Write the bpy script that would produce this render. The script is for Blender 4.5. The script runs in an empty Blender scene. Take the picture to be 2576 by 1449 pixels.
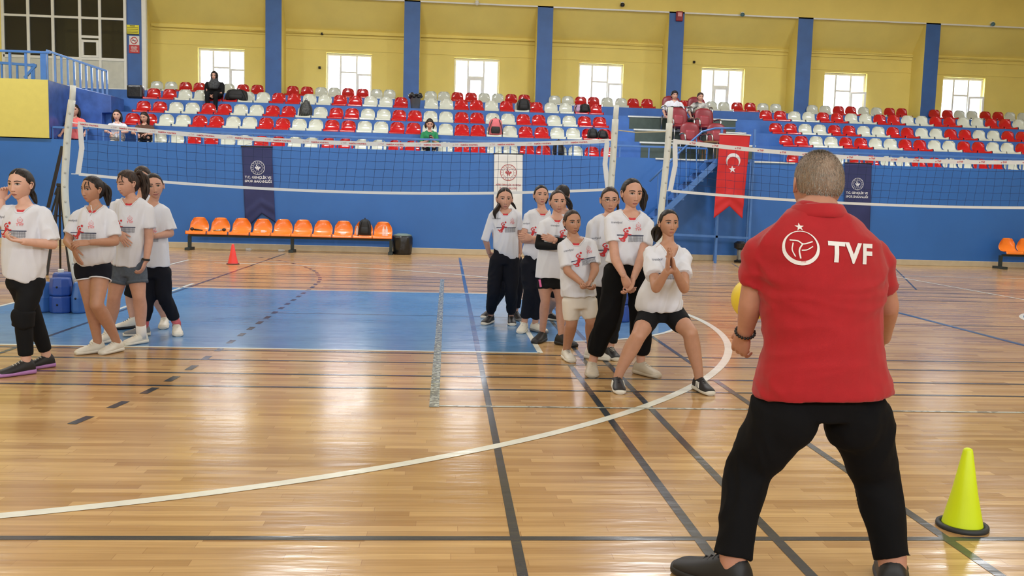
import bpy, bmesh, math, random
import numpy as np
from mathutils import Vector, Matrix, Euler, noise
from mathutils.bvhtree import BVHTree

random.seed(7)
SC = bpy.context.scene
COL = SC.collection
PI = math.pi

# ------------------------------------------------------------------ camera
CAM_H, FPX = 1.355, 2289.6
YAW, PITCH, ROLL = .0732444, .0980228, .0282212
_c, _s = math.cos(YAW), math.sin(YAW)
FW = Vector((_s * math.cos(PITCH), _c * math.cos(PITCH), -math.sin(PITCH)))
_r = FW.cross(Vector((0, 0, 1))).normalized()
_u = _r.cross(FW)
RT = _r * math.cos(ROLL) + _u * math.sin(ROLL)
UP = -_r * math.sin(ROLL) + _u * math.cos(ROLL)
cam_d = bpy.data.cameras.new('camera')
cam_d.sensor_width = 36
cam_d.lens = FPX / 2576 * 36
cam_d.clip_start, cam_d.clip_end = .05, 200
cam = bpy.data.objects.new('camera', cam_d)
COL.objects.link(cam)
_m = Matrix((RT, UP, -FW)).transposed().to_4x4()
_m.translation = (0, 0, CAM_H)
cam.matrix_world = _m
SC.camera = cam

def ray(x, y):
    return FW + RT * ((x - 1288) / FPX) - UP * ((y - 724.5) / FPX)
def at(x, y, Y):
    """point of the place seen at photo pixel x, y standing at distance Y"""
    d = ray(x, y)
    t = Y / d.y
    return Vector((d.x * t, Y, CAM_H + d.z * t))
def gp(x, y, z=0.):
    d = ray(x, y)
    t = (z - CAM_H) / d.z
    return Vector((d.x * t, d.y * t, z))
def pxm(Y):
    return FPX / Y          # pixels per metre at distance Y

# ------------------------------------------------------------------ light
SC.view_settings.view_transform = 'Standard'
SC.view_settings.look = 'None'
SC.view_settings.exposure = -0.12
SC.view_settings.gamma = 1
SC.view_settings.use_curve_mapping = False
world = bpy.data.worlds.new('overcast_sky')
SC.world = world
world.use_nodes = True
_bg = world.node_tree.nodes['Background']
_bg.inputs[0].default_value = (.93, .96, 1, 1)
_bg.inputs[1].default_value = 14

def area(name, loc, rot, sx, sy, power, col=(1, 1, 1)):
    l = bpy.data.lights.new(name, 'AREA')
    l.shape = 'RECTANGLE'
    l.size, l.size_y = sx, sy
    l.energy = power
    l.color = col
    o = bpy.data.objects.new(name, l)
    o.location = loc
    o.rotation_euler = rot
    COL.objects.link(o)
    return o
# unseen ceiling lights added to brighten the hall, strongest towards the far wall
for i in range(4):
    for j in range(4):
        area('added_hall_light', (-10.5 + i * 7.5, -1 + j * 6.6, 8.55), (0, 0, 0), 1.1, .7, (40, 70, 200, 430)[j], (.95, .975, 1))
# daylight through the row of high windows behind the photographer
for i in range(6):
    area('window_daylight', (-10 + i * 5, -5.8, 5.2), (PI / 2, 0, 0), 2.6, 1.8, 270, (.9, .95, 1))

# ------------------------------------------------------------------ materials
def lin(c):
    return tuple(((v / 255) / 12.92 if v / 255 <= .04045 else ((v / 255 + .055) / 1.055) ** 2.4) for v in c)
MATS = {}
def mat(name, rgb, rough=.5, metal=0., var=.06, vscale=8., bump=0., bscale=60., coat=0., spec=.5, trans=0., alpha=1., sss=0., sheen=0., var2=None):
    if name in MATS:
        return MATS[name]
    m = bpy.data.materials.new(name)
    m.use_nodes = True
    nt = m.node_tree
    b = nt.nodes['Principled BSDF']
    c = lin(rgb)
    tc = nt.nodes.new('ShaderNodeTexCoord')
    nz = nt.nodes.new('ShaderNodeTexNoise')
    nz.inputs['Scale'].default_value = vscale
    nz.inputs['Detail'].default_value = 4
    nt.links.new(tc.outputs['Object'], nz.inputs['Vector'])
    rp = nt.nodes.new('ShaderNodeValToRGB')
    rp.color_ramp.elements[0].position = .3
    rp.color_ramp.elements[1].position = .7
    c2 = lin(var2) if var2 else tuple(min(1, v * (1 + var)) for v in c)
    rp.color_ramp.elements[0].color = (*[v * (1 - var) for v in c], 1)
    rp.color_ramp.elements[1].color = (*c2, 1)
    nt.links.new(nz.outputs['Fac'], rp.inputs[0])
    nt.links.new(rp.outputs[0], b.inputs['Base Color'])
    b.inputs['Roughness'].default_value = rough
    b.inputs['Metallic'].default_value = metal
    b.inputs['Specular IOR Level'].default_value = spec
    b.inputs['Coat Weight'].default_value = coat
    b.inputs['Coat Roughness'].default_value = .08
    b.inputs['Transmission Weight'].default_value = trans
    b.inputs['Alpha'].default_value = alpha
    b.inputs['Sheen Weight'].default_value = sheen
    if sss:
        b.inputs['Subsurface Weight'].default_value = sss
        b.inputs['Subsurface Radius'].default_value = (.012, .005, .003)
        b.inputs['Subsurface Scale'].default_value = 1
    if bump:
        n2 = nt.nodes.new('ShaderNodeTexNoise')
        n2.inputs['Scale'].default_value = bscale
        n2.inputs['Detail'].default_value = 3
        nt.links.new(tc.outputs['Object'], n2.inputs['Vector'])
        bp = nt.nodes.new('ShaderNodeBump')
        bp.inputs['Strength'].default_value = bump
        bp.inputs['Distance'].default_value = .01
        nt.links.new(n2.outputs['Fac'], bp.inputs['Height'])
        nt.links.new(bp.outputs[0], b.inputs['Normal'])
    MATS[name] = m
    return m

M_BLUEWALL = mat('blue_wall_paint', (40, 98, 172), .45, var=.05, vscale=1.2, bump=.15, bscale=9)
M_YELLOW = mat('yellow_wall_paint', (226, 206, 112), .7, var=.04, vscale=1.5, bump=.1, bscale=12)
M_BLUEPAINT = mat('blue_metal_paint', (62, 110, 178), .35, var=.08)
M_BLUEGLOSS = mat('blue_gloss_paint', (60, 92, 160), .3, var=.25, vscale=4, bump=.6, bscale=5)
M_WHITE = mat('white_pvc', (222, 222, 214), .4, var=.03)
M_GREEN = mat('dark_green_riser', (66, 80, 72), .6, var=.12)
M_NOSE = mat('pale_step_nosing', (205, 210, 205), .5, var=.1)
M_SKIRT = mat('beige_skirting', (178, 165, 140), .6, var=.06)
M_BLACK = mat('black_plastic', (22, 22, 24), .45, var=.2)
M_STEEL = mat('steel', (170, 172, 175), .3, 1., var=.05)

# ------------------------------------------------------------------ mesh helpers
def link_mesh(name, me, m=None, parent=None, smooth=False):
    ms = m if isinstance(m, (list, tuple)) else ([m] if m else [])
    if len(me.materials) == 0:
        for q in ms:
            me.materials.append(q)
    o = bpy.data.objects.new(name, me)
    COL.objects.link(o)
    if parent is not None:
        o.parent = parent
        o.matrix_parent_inverse = Matrix.Translation(-parent.location) if parent.type == 'EMPTY' and parent.parent is None else Matrix.Identity(4)
    if smooth:
        me.polygons.foreach_set('use_smooth', [True] * len(me.polygons))
    return o
def tag(o, label=None, cat=None, group=None, kind=None):
    if label: o['label'] = label
    if cat: o['category'] = cat
    if group: o['group'] = group
    if kind: o['kind'] = kind
    return o
def struct(o):
    o['kind'] = 'structure'
    return o
def empty(name, loc):
    o = bpy.data.objects.new(name, None)
    o.location = loc
    o.empty_display_size = .1
    COL.objects.link(o)
    return o

class MB:
    """collects shapes (world coordinates) and links them as one mesh object"""
    def __init__(s):
        s.v, s.f, s.mi = [], [], []
    def add(s, v, f, mi=0):
        n = len(s.v)
        s.v += [tuple(p) for p in v]
        s.f += [tuple(i + n for i in q) for q in f]
        s.mi += [mi] * len(f)
        return s
    def box(s, x0, x1, y0, y1, z0, z1, mi=0, M=None):
        s.n = getattr(s, 'n', -1) + 1; e = .0006 * (s.n % 7)      # no two joined boxes share a face
        x0, x1, y0, y1, z0, z1 = min(x0, x1) + e, max(x0, x1) - e, min(y0, y1) + e, max(y0, y1) - e, min(z0, z1) + e, max(z0, z1) - e
        v = [Vector((x, y, z)) for z in (z0, z1) for y in (y0, y1) for x in (x0, x1)]
        if M is not None: v = [M @ p for p in v]
        return s.add(v, [(0, 2, 3, 1), (4, 5, 7, 6), (0, 1, 5, 4), (2, 6, 7, 3), (0, 4, 6, 2), (1, 3, 7, 5)], mi)
    def bar(s, a, b, w, h=None, mi=0):
        """square bar from a to b"""
        a, b = Vector(a), Vector(b)
        s.n = getattr(s, 'n', -1) + 1; e = .0006 * (s.n % 7); h = (h or w) - e; w = w - e
        d = (b - a).normalized()
        up = Vector((0, 0, 1)) if abs(d.z) < .95 else Vector((0, 1, 0))
        r = d.cross(up).normalized()
        u = r.cross(d)
        v = [p + r * sx * w / 2 + u * sz * h / 2 for p in (a, b) for sz in (-1, 1) for sx in (-1, 1)]
        return s.add(v, [(0, 2, 3, 1), (4, 5, 7, 6), (0, 1, 5, 4), (2, 6, 7, 3), (0, 4, 6, 2), (1, 3, 7, 5)], mi)
    def tube(s, pts, rad, n=10, mi=0, caps=True):
        v, f = tube_vf(pts, rad, n, caps)
        return s.add(v, f, mi)
    def lathe(s, c, prof, n=24, mi=0, M=None):
        v = []
        for r, z in prof:
            for k in range(n):
                a = 2 * PI * k / n
                p = Vector((r * math.cos(a), r * math.sin(a), z))
                v.append((M @ p if M is not None else p) + Vector(c))
        f = [(i * n + k, i * n + (k + 1) % n, (i + 1) * n + (k + 1) % n, (i + 1) * n + k) for i in range(len(prof) - 1) for k in range(n)]
        f.append(tuple(range(n - 1, -1, -1)))
        f.append(tuple((len(prof) - 1) * n + k for k in range(n)))
        return s.add(v, f, mi)
    def prism(s, poly, d, mi=0):
        """poly: list of 3D points, extruded by vector d"""
        n = len(poly)
        v = [Vector(p) for p in poly] + [Vector(p) + Vector(d) for p in poly]
        f = [tuple(range(n)), tuple(range(2 * n - 1, n - 1, -1))] + [(i, i + n, (i + 1) % n + n, (i + 1) % n) for i in range(n)]
        return s.add(v, f, mi)
    def mesh(s, name):
        me = bpy.data.meshes.new(name)
        me.from_pydata(s.v, [], s.f)
        me.polygons.foreach_set('material_index', s.mi)
        me.update()
        return me
    def build(s, name, m, parent=None, smooth=False, origin=None, bevel=0):
        if origin is not None:
            o3 = Vector(origin)
            s.v = [tuple(Vector(p) - o3) for p in s.v]
        me = s.mesh(name)
        if s.f:
            bm = bmesh.new(); bm.from_mesh(me)
            bmesh.ops.recalc_face_normals(bm, faces=bm.faces)
            bm.to_mesh(me); bm.free()
        o = link_mesh(name, me, m, parent, smooth)
        if origin is not None: o.location = origin
        if bevel:
            b = o.modifiers.new('bevel', 'BEVEL'); b.width = bevel; b.segments = 2; b.limit_method = 'ANGLE'
        return o

def catmull(P, m):
    P = [np.array(p, float) for p in P]
    if len(P) < 3 or m <= 1: return P
    out = []
    for i in range(len(P) - 1):
        p0 = P[i - 1] if i else 2 * P[0] - P[1]
        p1, p2 = P[i], P[i + 1]
        p3 = P[i + 2] if i + 2 < len(P) else 2 * P[-1] - P[-2]
        for k in range(m):
            t = k / m
            out.append(.5 * (2 * p1 + (p2 - p0) * t + (2 * p0 - 5 * p1 + 4 * p2 - p3) * t * t + (3 * p1 - p0 - 3 * p2 + p3) * t ** 3))
    out.append(P[-1])
    return out
def tube_vf(pts, rad, n=10, caps=True, sub=1, side=None, round_caps=False):
    """tube along pts; rad = scalar or list of scalars / (a, b) pairs; side = vector giving the a axis"""
    P = [np.array(p, float) for p in pts]
    R = [((r, r) if np.isscalar(r) else r) for r in (rad if isinstance(rad, (list, tuple)) and len(rad) == len(P) and not (len(P) == 2 and np.isscalar(rad[0]) is False and False) else [rad] * len(P))]
    R = [np.array(r, float) for r in R]
    if sub > 1 and len(P) > 2:
        Q = catmull([np.concatenate([p, r]) for p, r in zip(P, R)], sub)
        P = [q[:3] for q in Q]; R = [np.maximum(q[3:], 1e-4) for q in Q]
    if round_caps:
        def cap(p, q, r):
            d = (p - q); d /= np.linalg.norm(d) + 1e-9
            return [(p + d * min(r) * math.sin(a), r * math.cos(a)) for a in (.5, 1., 1.35)]
        a = cap(P[0], P[1], R[0]); b = cap(P[-1], P[-2], R[-1])
        P = [q[0] for q in reversed(a)] + P + [q[0] for q in b]
        R = [q[1] for q in reversed(a)] + R + [q[1] for q in b]
    N = len(P)
    v, prev = [], None
    for i in range(N):
        d = P[min(i + 1, N - 1)] - P[max(i - 1, 0)]
        d /= np.linalg.norm(d) + 1e-9
        if side is not None:
            a = np.array(side[i] if isinstance(side, list) else side, float)
        elif prev is None:
            a = np.array([0, 0, 1.]) if abs(d[2]) < .9 else np.array([1., 0, 0])
        else:
            a = prev
        a = a - d * (a @ d); a /= np.linalg.norm(a) + 1e-9
        prev = a
        b = np.cross(d, a)
        for k in range(n):
            t = 2 * PI * k / n
            v.append(P[i] + a * (R[i][0] * math.cos(t)) + b * (R[i][1] * math.sin(t)))
    f = [(i * n + k, i * n + (k + 1) % n, (i + 1) * n + (k + 1) % n, (i + 1) * n + k) for i in range(N - 1) for k in range(n)]
    if caps:
        f.append(tuple(range(n - 1, -1, -1)))
        f.append(tuple((N - 1) * n + k for k in range(n)))
    return v, f

def text_vf(s, size, align='CENTER', bold=0.0, spacing=1.0, shear=0.0):
    """writing as 2D triangles in the xz plane (x right, z up), centred on its box"""
    cu = bpy.data.curves.new('t', 'FONT')
    cu.body = s
    cu.size = 1
    cu.align_x = 'LEFT'
    cu.offset = bold
    cu.space_character = spacing
    cu.shear = shear
    cu.resolution_u = 3
    o = bpy.data.objects.new('t', cu)
    COL.objects.link(o)
    dg = bpy.context.evaluated_depsgraph_get()
    me = bpy.data.meshes.new_from_object(o.evaluated_get(dg))
    V = np.array([v.co[:2] for v in me.vertices]) if len(me.vertices) else np.zeros((0, 2))
    F = [tuple(p.vertices) for p in me.polygons]
    bpy.data.objects.remove(o); bpy.data.curves.remove(cu); bpy.data.meshes.remove(me)
    if len(V):
        lo, hi = V.min(0), V.max(0)
        V = (V - (lo + hi) / 2)
        V = V * (size / (hi[0] - lo[0]))     # size = total width
    return V, F

def disc2(cx, cy, r, n=24):
    V = [(cx, cy)] + [(cx + r * math.cos(2 * PI * k / n), cy + r * math.sin(2 * PI * k / n)) for k in range(n)]
    return np.array(V), [(0, 1 + k, 1 + (k + 1) % n) for k in range(n)]
def ring2(cx, cy, r0, r1, n=40, a0=0, a1=2 * PI):
    V = []
    for k in range(n + 1):
        a = a0 + (a1 - a0) * k / n
        for r in (r0, r1):
            V.append((cx + r * math.cos(a), cy + r * math.sin(a)))
    return np.array(V), [(2 * k, 2 * k + 1, 2 * k + 3, 2 * k + 2) for k in range(n)]
def star2(cx, cy, r, rot=0, n=5, inner=.4):
    V = [(cx, cy)]
    for k in range(2 * n):
        a = PI / 2 + rot + PI * k / n
        q = r if k % 2 == 0 else r * inner
        V.append((cx + q * math.cos(a), cy + q * math.sin(a)))
    return np.array(V), [(0, 1 + k, 1 + (k + 1) % (2 * n)) for k in range(2 * n)]
def crescent2(cx, cy, r, off, r2, n=40, rot=0):
    """crescent: disc r minus disc r2 shifted by off towards angle rot"""
    d = off
    # intersection angle
    x = (r * r - r2 * r2 + d * d) / (2 * d)
    ao = math.acos(max(-1, min(1, x / r)))
    ai = math.acos(max(-1, min(1, (x - d) / r2)))
    V = []
    for k in range(n + 1):
        t = k / n
        a = ao + (2 * PI - 2 * ao) * t
        b = ai + (2 * PI - 2 * ai) * t
        for q in ((r * math.cos(a), r * math.sin(a)), (d + r2 * math.cos(b), r2 * math.sin(b))):
            V.append((cx + q[0] * math.cos(rot) - q[1] * math.sin(rot), cy + q[0] * math.sin(rot) + q[1] * math.cos(rot)))
    return np.array(V), [(2 * k, 2 * k + 1, 2 * k + 3, 2 * k + 2) for k in range(n)]
def stroke2(pts, w, closed=False, sub=1):
    """thick polyline"""
    P = [np.array(p, float) for p in pts]
    if sub > 1: P = [q for q in catmull(P, sub)]
    W = w if isinstance(w, (list, tuple)) else None
    V, F = [], []
    n = len(P)
    for i in range(n):
        d = P[min(i + 1, n - 1)] - P[max(i - 1, 0)]
        d /= np.linalg.norm(d) + 1e-9
        nn = np.array((-d[1], d[0]))
        if W:
            t = i / (n - 1) * (len(W) - 1); k = min(int(t), len(W) - 2); ww = W[k] + (W[k + 1] - W[k]) * (t - k)
        else: ww = w
        V += [P[i] + nn * ww / 2, P[i] - nn * ww / 2]
    F = [(2 * k, 2 * k + 1, 2 * k + 3, 2 * k + 2) for k in range(n - 1)]
    return np.array(V), F
def join2(parts):
    V, F, n = [], [], 0
    for v, f in parts:
        V.append(np.asarray(v, float)); F += [tuple(i + n for i in q) for q in f]; n += len(v)
    return np.vstack(V), F
def xf2(vf, s=1, dx=0, dy=0, rot=0):
    v, f = vf
    c, sn = math.cos(rot), math.sin(rot)
    v = np.asarray(v, float) * s
    return np.c_[v[:, 0] * c - v[:, 1] * sn + dx, v[:, 0] * sn + v[:, 1] * c + dy], f

# ------------------------------------------------------------------ the hall
YW = 21.5                       # front wall of the grandstand
ZR = [2.40, 2.83, 3.20, 3.60, 4.06]          # treads of the five rows
ZT1 = 2.355                      # tread of the front row behind the wall
YR = [21.5, 22.35, 23.15, 23.95, 26.35]      # their front edges
YP, YB = 26.8, 27.5             # pillar fronts, window wall
X0, X1, YC, ZC = -15., 21., -6., 8.6         # hall

def wood_floor():
    m = bpy.data.materials.new('wood_strip_floor')
    m.use_nodes = True
    nt = m.node_tree; N = nt.nodes; L = nt.links
    b = N['Principled BSDF']
    tc = N.new('ShaderNodeTexCoord')
    br = N.new('ShaderNodeTexBrick')
    br.offset = .37; br.offset_frequency = 2
    br.inputs['Scale'].default_value = 1
    br.inputs['Brick Width'].default_value = .62
    br.inputs['Row Height'].default_value = .058
    br.inputs['Mortar Size'].default_value = .0012
    br.inputs['Mortar Smooth'].default_value = .3
    br.inputs['Bias'].default_value = 0
    br.inputs['Color1'].default_value = (*lin((209, 174, 122)), 1)
    br.inputs['Color2'].default_value = (*lin((174, 136, 90)), 1)
    br.inputs['Mortar'].default_value = (*lin((165, 126, 88)), 1)
    # every row shifted by its own amount
    sx = N.new('ShaderNodeSeparateXYZ'); L.new(tc.outputs['Object'], sx.inputs[0])
    dv = N.new('ShaderNodeMath'); dv.operation = 'DIVIDE'; dv.inputs[1].default_value = .058; L.new(sx.outputs['Y'], dv.inputs[0])
    fl = N.new('ShaderNodeMath'); fl.operation = 'FLOOR'; L.new(dv.outputs[0], fl.inputs[0])
    wn = N.new('ShaderNodeTexWhiteNoise'); wn.noise_dimensions = '1D'; L.new(fl.outputs[0], wn.inputs['W'])
    ad = N.new('ShaderNodeMath'); ad.operation = 'ADD'; L.new(sx.outputs['X'], ad.inputs[0]); L.new(wn.outputs['Value'], ad.inputs[1])
    cb = N.new('ShaderNodeCombineXYZ'); L.new(ad.outputs[0], cb.inputs['X']); L.new(sx.outputs['Y'], cb.inputs['Y'])
    L.new(cb.outputs[0], br.inputs['Vector'])
    # grain along x
    mp = N.new('ShaderNodeMapping'); mp.inputs['Scale'].default_value = (2.2, 55, 1); L.new(tc.outputs['Object'], mp.inputs[0])
    g = N.new('ShaderNodeTexNoise'); g.inputs['Scale'].default_value = 1; g.inputs['Detail'].default_value = 5; L.new(mp.outputs[0], g.inputs['Vector'])
    mx = N.new('ShaderNodeMix'); mx.data_type = 'RGBA'; mx.blend_type = 'MULTIPLY'; mx.inputs['Factor'].default_value = .55
    rp = N.new('ShaderNodeValToRGB'); rp.color_ramp.elements[0].color = (.72, .66, .6, 1); rp.color_ramp.elements[1].color = (1.1, 1.08, 1.05, 1); rp.color_ramp.elements[0].position = .3; rp.color_ramp.elements[1].position = .65
    L.new(g.outputs['Fac'], rp.inputs[0]); L.new(br.outputs['Color'], mx.inputs[6]); L.new(rp.outputs[0], mx.inputs[7])
    # slow wear
    w = N.new('ShaderNodeTexNoise'); w.inputs['Scale'].default_value = .7; w.inputs['Detail'].default_value = 6; L.new(tc.outputs['Object'], w.inputs['Vector'])
    rw = N.new('ShaderNodeValToRGB'); rw.color_ramp.elements[0].color = (.88, .86, .84, 1); rw.color_ramp.elements[1].color = (1.04, 1.04, 1.04, 1); rw.color_ramp.elements[0].position = .35; rw.color_ramp.elements[1].position = .6
    L.new(w.outputs['Fac'], rw.inputs[0])
    m2 = N.new('ShaderNodeMix'); m2.data_type = 'RGBA'; m2.blend_type = 'MULTIPLY'; m2.inputs['Factor'].default_value = 1
    L.new(mx.outputs[2], m2.inputs[6]); L.new(rw.outputs[0], m2.inputs[7]); L.new(m2.outputs[2], b.inputs['Base Color'])
    floor_gloss(nt, tc, b)
    return m
def floor_gloss(nt, tc, b, r0=.15, r1=.24):
    N, L = nt.nodes, nt.links
    n1 = N.new('ShaderNodeTexNoise'); n1.inputs['Scale'].default_value = 1.3; n1.inputs['Detail'].default_value = 5; L.new(tc.outputs['Object'], n1.inputs['Vector'])
    mr = N.new('ShaderNodeMapRange'); mr.inputs['From Min'].default_value = .3; mr.inputs['From Max'].default_value = .7
    mr.inputs['To Min'].default_value = r0; mr.inputs['To Max'].default_value = r1
    L.new(n1.outputs['Fac'], mr.inputs[0]); L.new(mr.outputs[0], b.inputs['Roughness'])
    b.inputs['Specular IOR Level'].default_value = .55
    mp = N.new('ShaderNodeMapping'); mp.inputs['Scale'].default_value = (1.6, 9, 1); L.new(tc.outputs['Object'], mp.inputs[0])
    n2 = N.new('ShaderNodeTexNoise'); n2.inputs['Scale'].default_value = 1.4; n2.inputs['Detail'].default_value = 4; L.new(mp.outputs[0], n2.inputs['Vector'])
    bp = N.new('ShaderNodeBump'); bp.inputs['Strength'].default_value = .22; bp.inputs['Distance'].default_value = .012
    L.new(n2.outputs['Fac'], bp.inputs['Height']); L.new(bp.outputs[0], b.inputs['Normal'])
def paint(name, rgb, worn=None, r0=.15, r1=.24, wscale=9, thr=.55):
    m = bpy.data.materials.new(name); m.use_nodes = True
    nt = m.node_tree; N = nt.nodes; L = nt.links; b = N['Principled BSDF']
    tc = N.new('ShaderNodeTexCoord')
    n = N.new('ShaderNodeTexNoise'); n.inputs['Scale'].default_value = wscale; n.inputs['Detail'].default_value = 7; L.new(tc.outputs['Object'], n.inputs['Vector'])
    rp = N.new('ShaderNodeValToRGB')
    c = lin(rgb); w = lin(worn) if worn else tuple(v * 1.12 for v in c)
    rp.color_ramp.elements[0].color = (*c, 1); rp.color_ramp.elements[1].color = (*w, 1)
    rp.color_ramp.elements[0].position = thr - .04 if worn else .3; rp.color_ramp.elements[1].position = thr if worn else .7
    L.new(n.outputs['Fac'], rp.inputs[0]); L.new(rp.outputs[0], b.inputs['Base Color'])
    floor_gloss(nt, tc, b, r0, r1)
    return m

P_BLUE = paint('blue_court_paint', (90, 134, 180))
P_WHITE = paint('white_line_paint', (226, 228, 218))
P_DARK = paint('dark_line_paint', (58, 62, 68))
P_NAVY = paint('navy_line_paint', (52, 84, 132))
P_TAPE = paint('worn_tape', (108, 112, 106), (184, 188, 176), wscale=30, thr=.56)

flo = MB().box(X0, X1, YC, YW + .3, -.2, 0).build('floor', wood_floor())
struct(flo)
def seg(mb, a, b, w, z):
    a, b = Vector((a[0], a[1], 0)), Vector((b[0], b[1], 0))
    d = (b - a).normalized(); n = Vector((-d.y, d.x, 0)) * w / 2
    q = [a - n, b - n, b + n, a + n]
    mb.add([(p.x, p.y, z) for p in q], [(0, 1, 2, 3)])
def arcm(mb, c, r, a0, a1, w, z, n=96):
    V, F = ring2(c[0], c[1], r - w / 2, r + w / 2, n, a0, a1)
    mb.add([(x, y, z) for x, y in V], F)
CY = 10.37
lane = MB()
lane.add([(-4.95, CY - 2.45, .0008), (.85, CY - 2.45, .0008), (.85, CY + 2.45, .0008), (-4.95, CY + 2.45, .0008)], [(0, 1, 2, 3)])
V, F = disc2(.85, CY, 1.8, 64)
lane.add([(x if x > .85 else .85, y, .0009) for x, y in V], F)
V, F = disc2(9.05, CY, 1.8, 64)
lane.add([(x, y, .0008) for x, y in V], F)
struct(lane.build('court_paint', P_BLUE))
wl = MB()
for a, b in [((-4.95, CY - 2.45), (.85, CY - 2.45)), ((-4.95, CY + 2.45), (.85, CY + 2.45)), ((.85, CY - 2.45), (.85, CY + 2.45)),
             ((-4.95, 2.9), (-4.95, 17.95)), ((-4.95, 17.95), (18, 17.95)), ((-4.95, 2.88), (18, 2.88)), ((9.05, 2.9), (9.05, 17.95)), ((-3.64, 9.9), (-3.64, 13.4))]:
    seg(wl, a, b, .05, .0022)
arcm(wl, (.85, CY), 1.8, -PI / 2, PI / 2, .05, .0022)
arcm(wl, (9.05, CY), 1.8, 0, 2 * PI, .05, .0022)
arcm(wl, (-3.97, 10.363), 6.95, -1.62, 1.62, .07, .0022, 160)
struct(wl.build('court_lines_white', P_WHITE))
dk = MB()
for y in (3.518, 6.35, 6.81, 7.365, 7.815, 13.12, 13.75, 14.36, 14.9, 15.25): seg(dk, (-14, y), (18, y), .042, .0014)
seg(dk, (-1.9, 10.32), (18, 10.32), .03, .0014)
for a, b, w in [((-3.57, 4.5), (-3.55, 20.4), .042), ((.3, 2.2), (.3, 8), .04), ((1.05, 2.2), (1.04, 7.35), .045), ((1.37, 2.2), (1.37, 13.4), .045),
                ((2.095, 2.2), (2.095, 6.8), .045), ((2.1, 7.4), (2.1, 9.3), .04), ((1.19, 7.4), (1.19, 13.6), .04), ((8.0, 14.9), (10.3, 20.2), .03)]:
    seg(dk, a, b, w, .0016)
# dashed nine metre line
dash = [(-2.42, 4.0), (-2.29, 4.48), (-2.18, 4.95), (-2.1, 5.36), (-2.03, 5.76), (-1.97, 6.18), (-1.94, 6.58), (-1.92, 7.01), (-1.92, 7.43)] + [(-1.915, 7.85 + .4155 * k) for k in range(14)] + [(-1.93, 13.67), (-1.94, 14.07), (-1.98, 14.47), (-2.03, 14.84), (-2.11, 15.24), (-2.19, 15.64), (-2.29, 16.04), (-2.42, 16.44), (-2.56, 16.82), (-2.72, 17.19), (-2.91, 17.61), (-3.11, 17.97), (-3.31, 18.35), (-3.55, 18.7), (-3.8, 19.02), (-4.1, 19.35)]
for i in range(3, len(dash) - 1):
    p = Vector(dash[i]); d = (Vector(dash[i + 1]) - Vector(dash[i - 1])).normalized()
    seg(dk, p - d * .095, p + d * .095, .055, .0016)
struct(dk.build('court_lines_dark', P_DARK))
nv = MB()
for a, b, w in [((.3, 8), (.3, 20.4), .05), ((5.93, 5.5), (5.97, 13.5), .085), ((6.6, 20.6), (5.2, 13.6), .02)]: seg(nv, a, b, w, .0017)
struct(nv.build('court_lines_navy', P_NAVY))
struct((lambda q: (seg(q, (5.95, 5.5), (5.99, 13.5), .03, .0024), q)[1])(MB()).build('court_line_grey', paint('grey_line_paint', (120, 128, 130))))
tp = MB()
seg(tp, (-.058, 5.79), (-.055, 14.95), .064, .0028)
struct(tp.build('floor_tape', P_TAPE))
tp = MB()
seg(tp, (-.09, 5.825), (8.5, 5.825), .036, .0026)
struct(tp.build('floor_tape', paint('pale_worn_tape', (138, 140, 130), (192, 194, 182), wscale=14, thr=.5)))

# front wall, skirting, grandstand
struct(MB().box(X0, X1, YW, YW + .25, 0, ZR[0]).build('wall_back', M_BLUEWALL))
struct(MB().box(X0, X1, YW - .03, YW, 0, .14).build('baseboard_back', M_SKIRT, bevel=.008))
gs = MB()
for k in range(5):
    gs.box(X0, X1, YR[k] + (.25 if k == 0 else 0), YB + .3, ZR[k] - .6, ZR[k] if k else ZT1)
gs = gs.build('grandstand_terrace', mat('blue_terrace_paint', (52, 100, 170), .5, var=.14, vscale=3, bump=.2, bscale=14))
struct(gs)
gr = MB(); no = MB()
for k in (1, 2, 3):
    gr.box(4.72, 7.57, YR[k] - .012, YR[k], ZR[k - 1] + .002, ZR[k] - .03)
    no.box(4.68, 7.6, YR[k] - .03, YR[k] + .02, ZR[k] - .035, ZR[k] + .006)
no.box(4.9, 8.3, YW - .02, YW + .03, ZR[0] - .03, ZR[0] + .008)
struct(gr.build('aisle_risers', M_GREEN)); struct(no.build('step_nosing', M_NOSE))

# window wall with seven openings
WX = [(-7.307, -5.962), (-3.633, -2.29), (.118, 1.46), (3.838, 5.19), (7.559, 8.90), (11.379, 12.726), (15.137, 16.487)]
WZ0, WZ1 = 3.75 + .3, 5.45
M_YB = M_YELLOW
ww = MB(); xs = X0
for a, b in WX:
    ww.box(xs - .006, a + .006, YB, YB + .28, ZR[4] - .1, ZC); xs = b
    ww.box(a - .01, b + .01, YB, YB + .28, WZ1, ZC)
ww.box(xs - .006, X1, YB, YB + .28, ZR[4] - .1, ZC)
struct(ww.build('wall_windows', M_YB))
tr = MB()
for x in [-8.86, -5.01, -1.11, 2.71, 6.56, 10.42, 14.32]:
    pass
tr.box(-8.6, X1, YB - .05, YB, 6.0, 6.07); tr.box(-8.6, X1, YB - .03, YB, 5.9, 5.93)
struct(tr.build('trim_1', M_YB))
struct(MB().box(-8.6, X1, YB - .012, YB, 5.52, 5.535).build('trim_2', M_YB))
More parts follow.
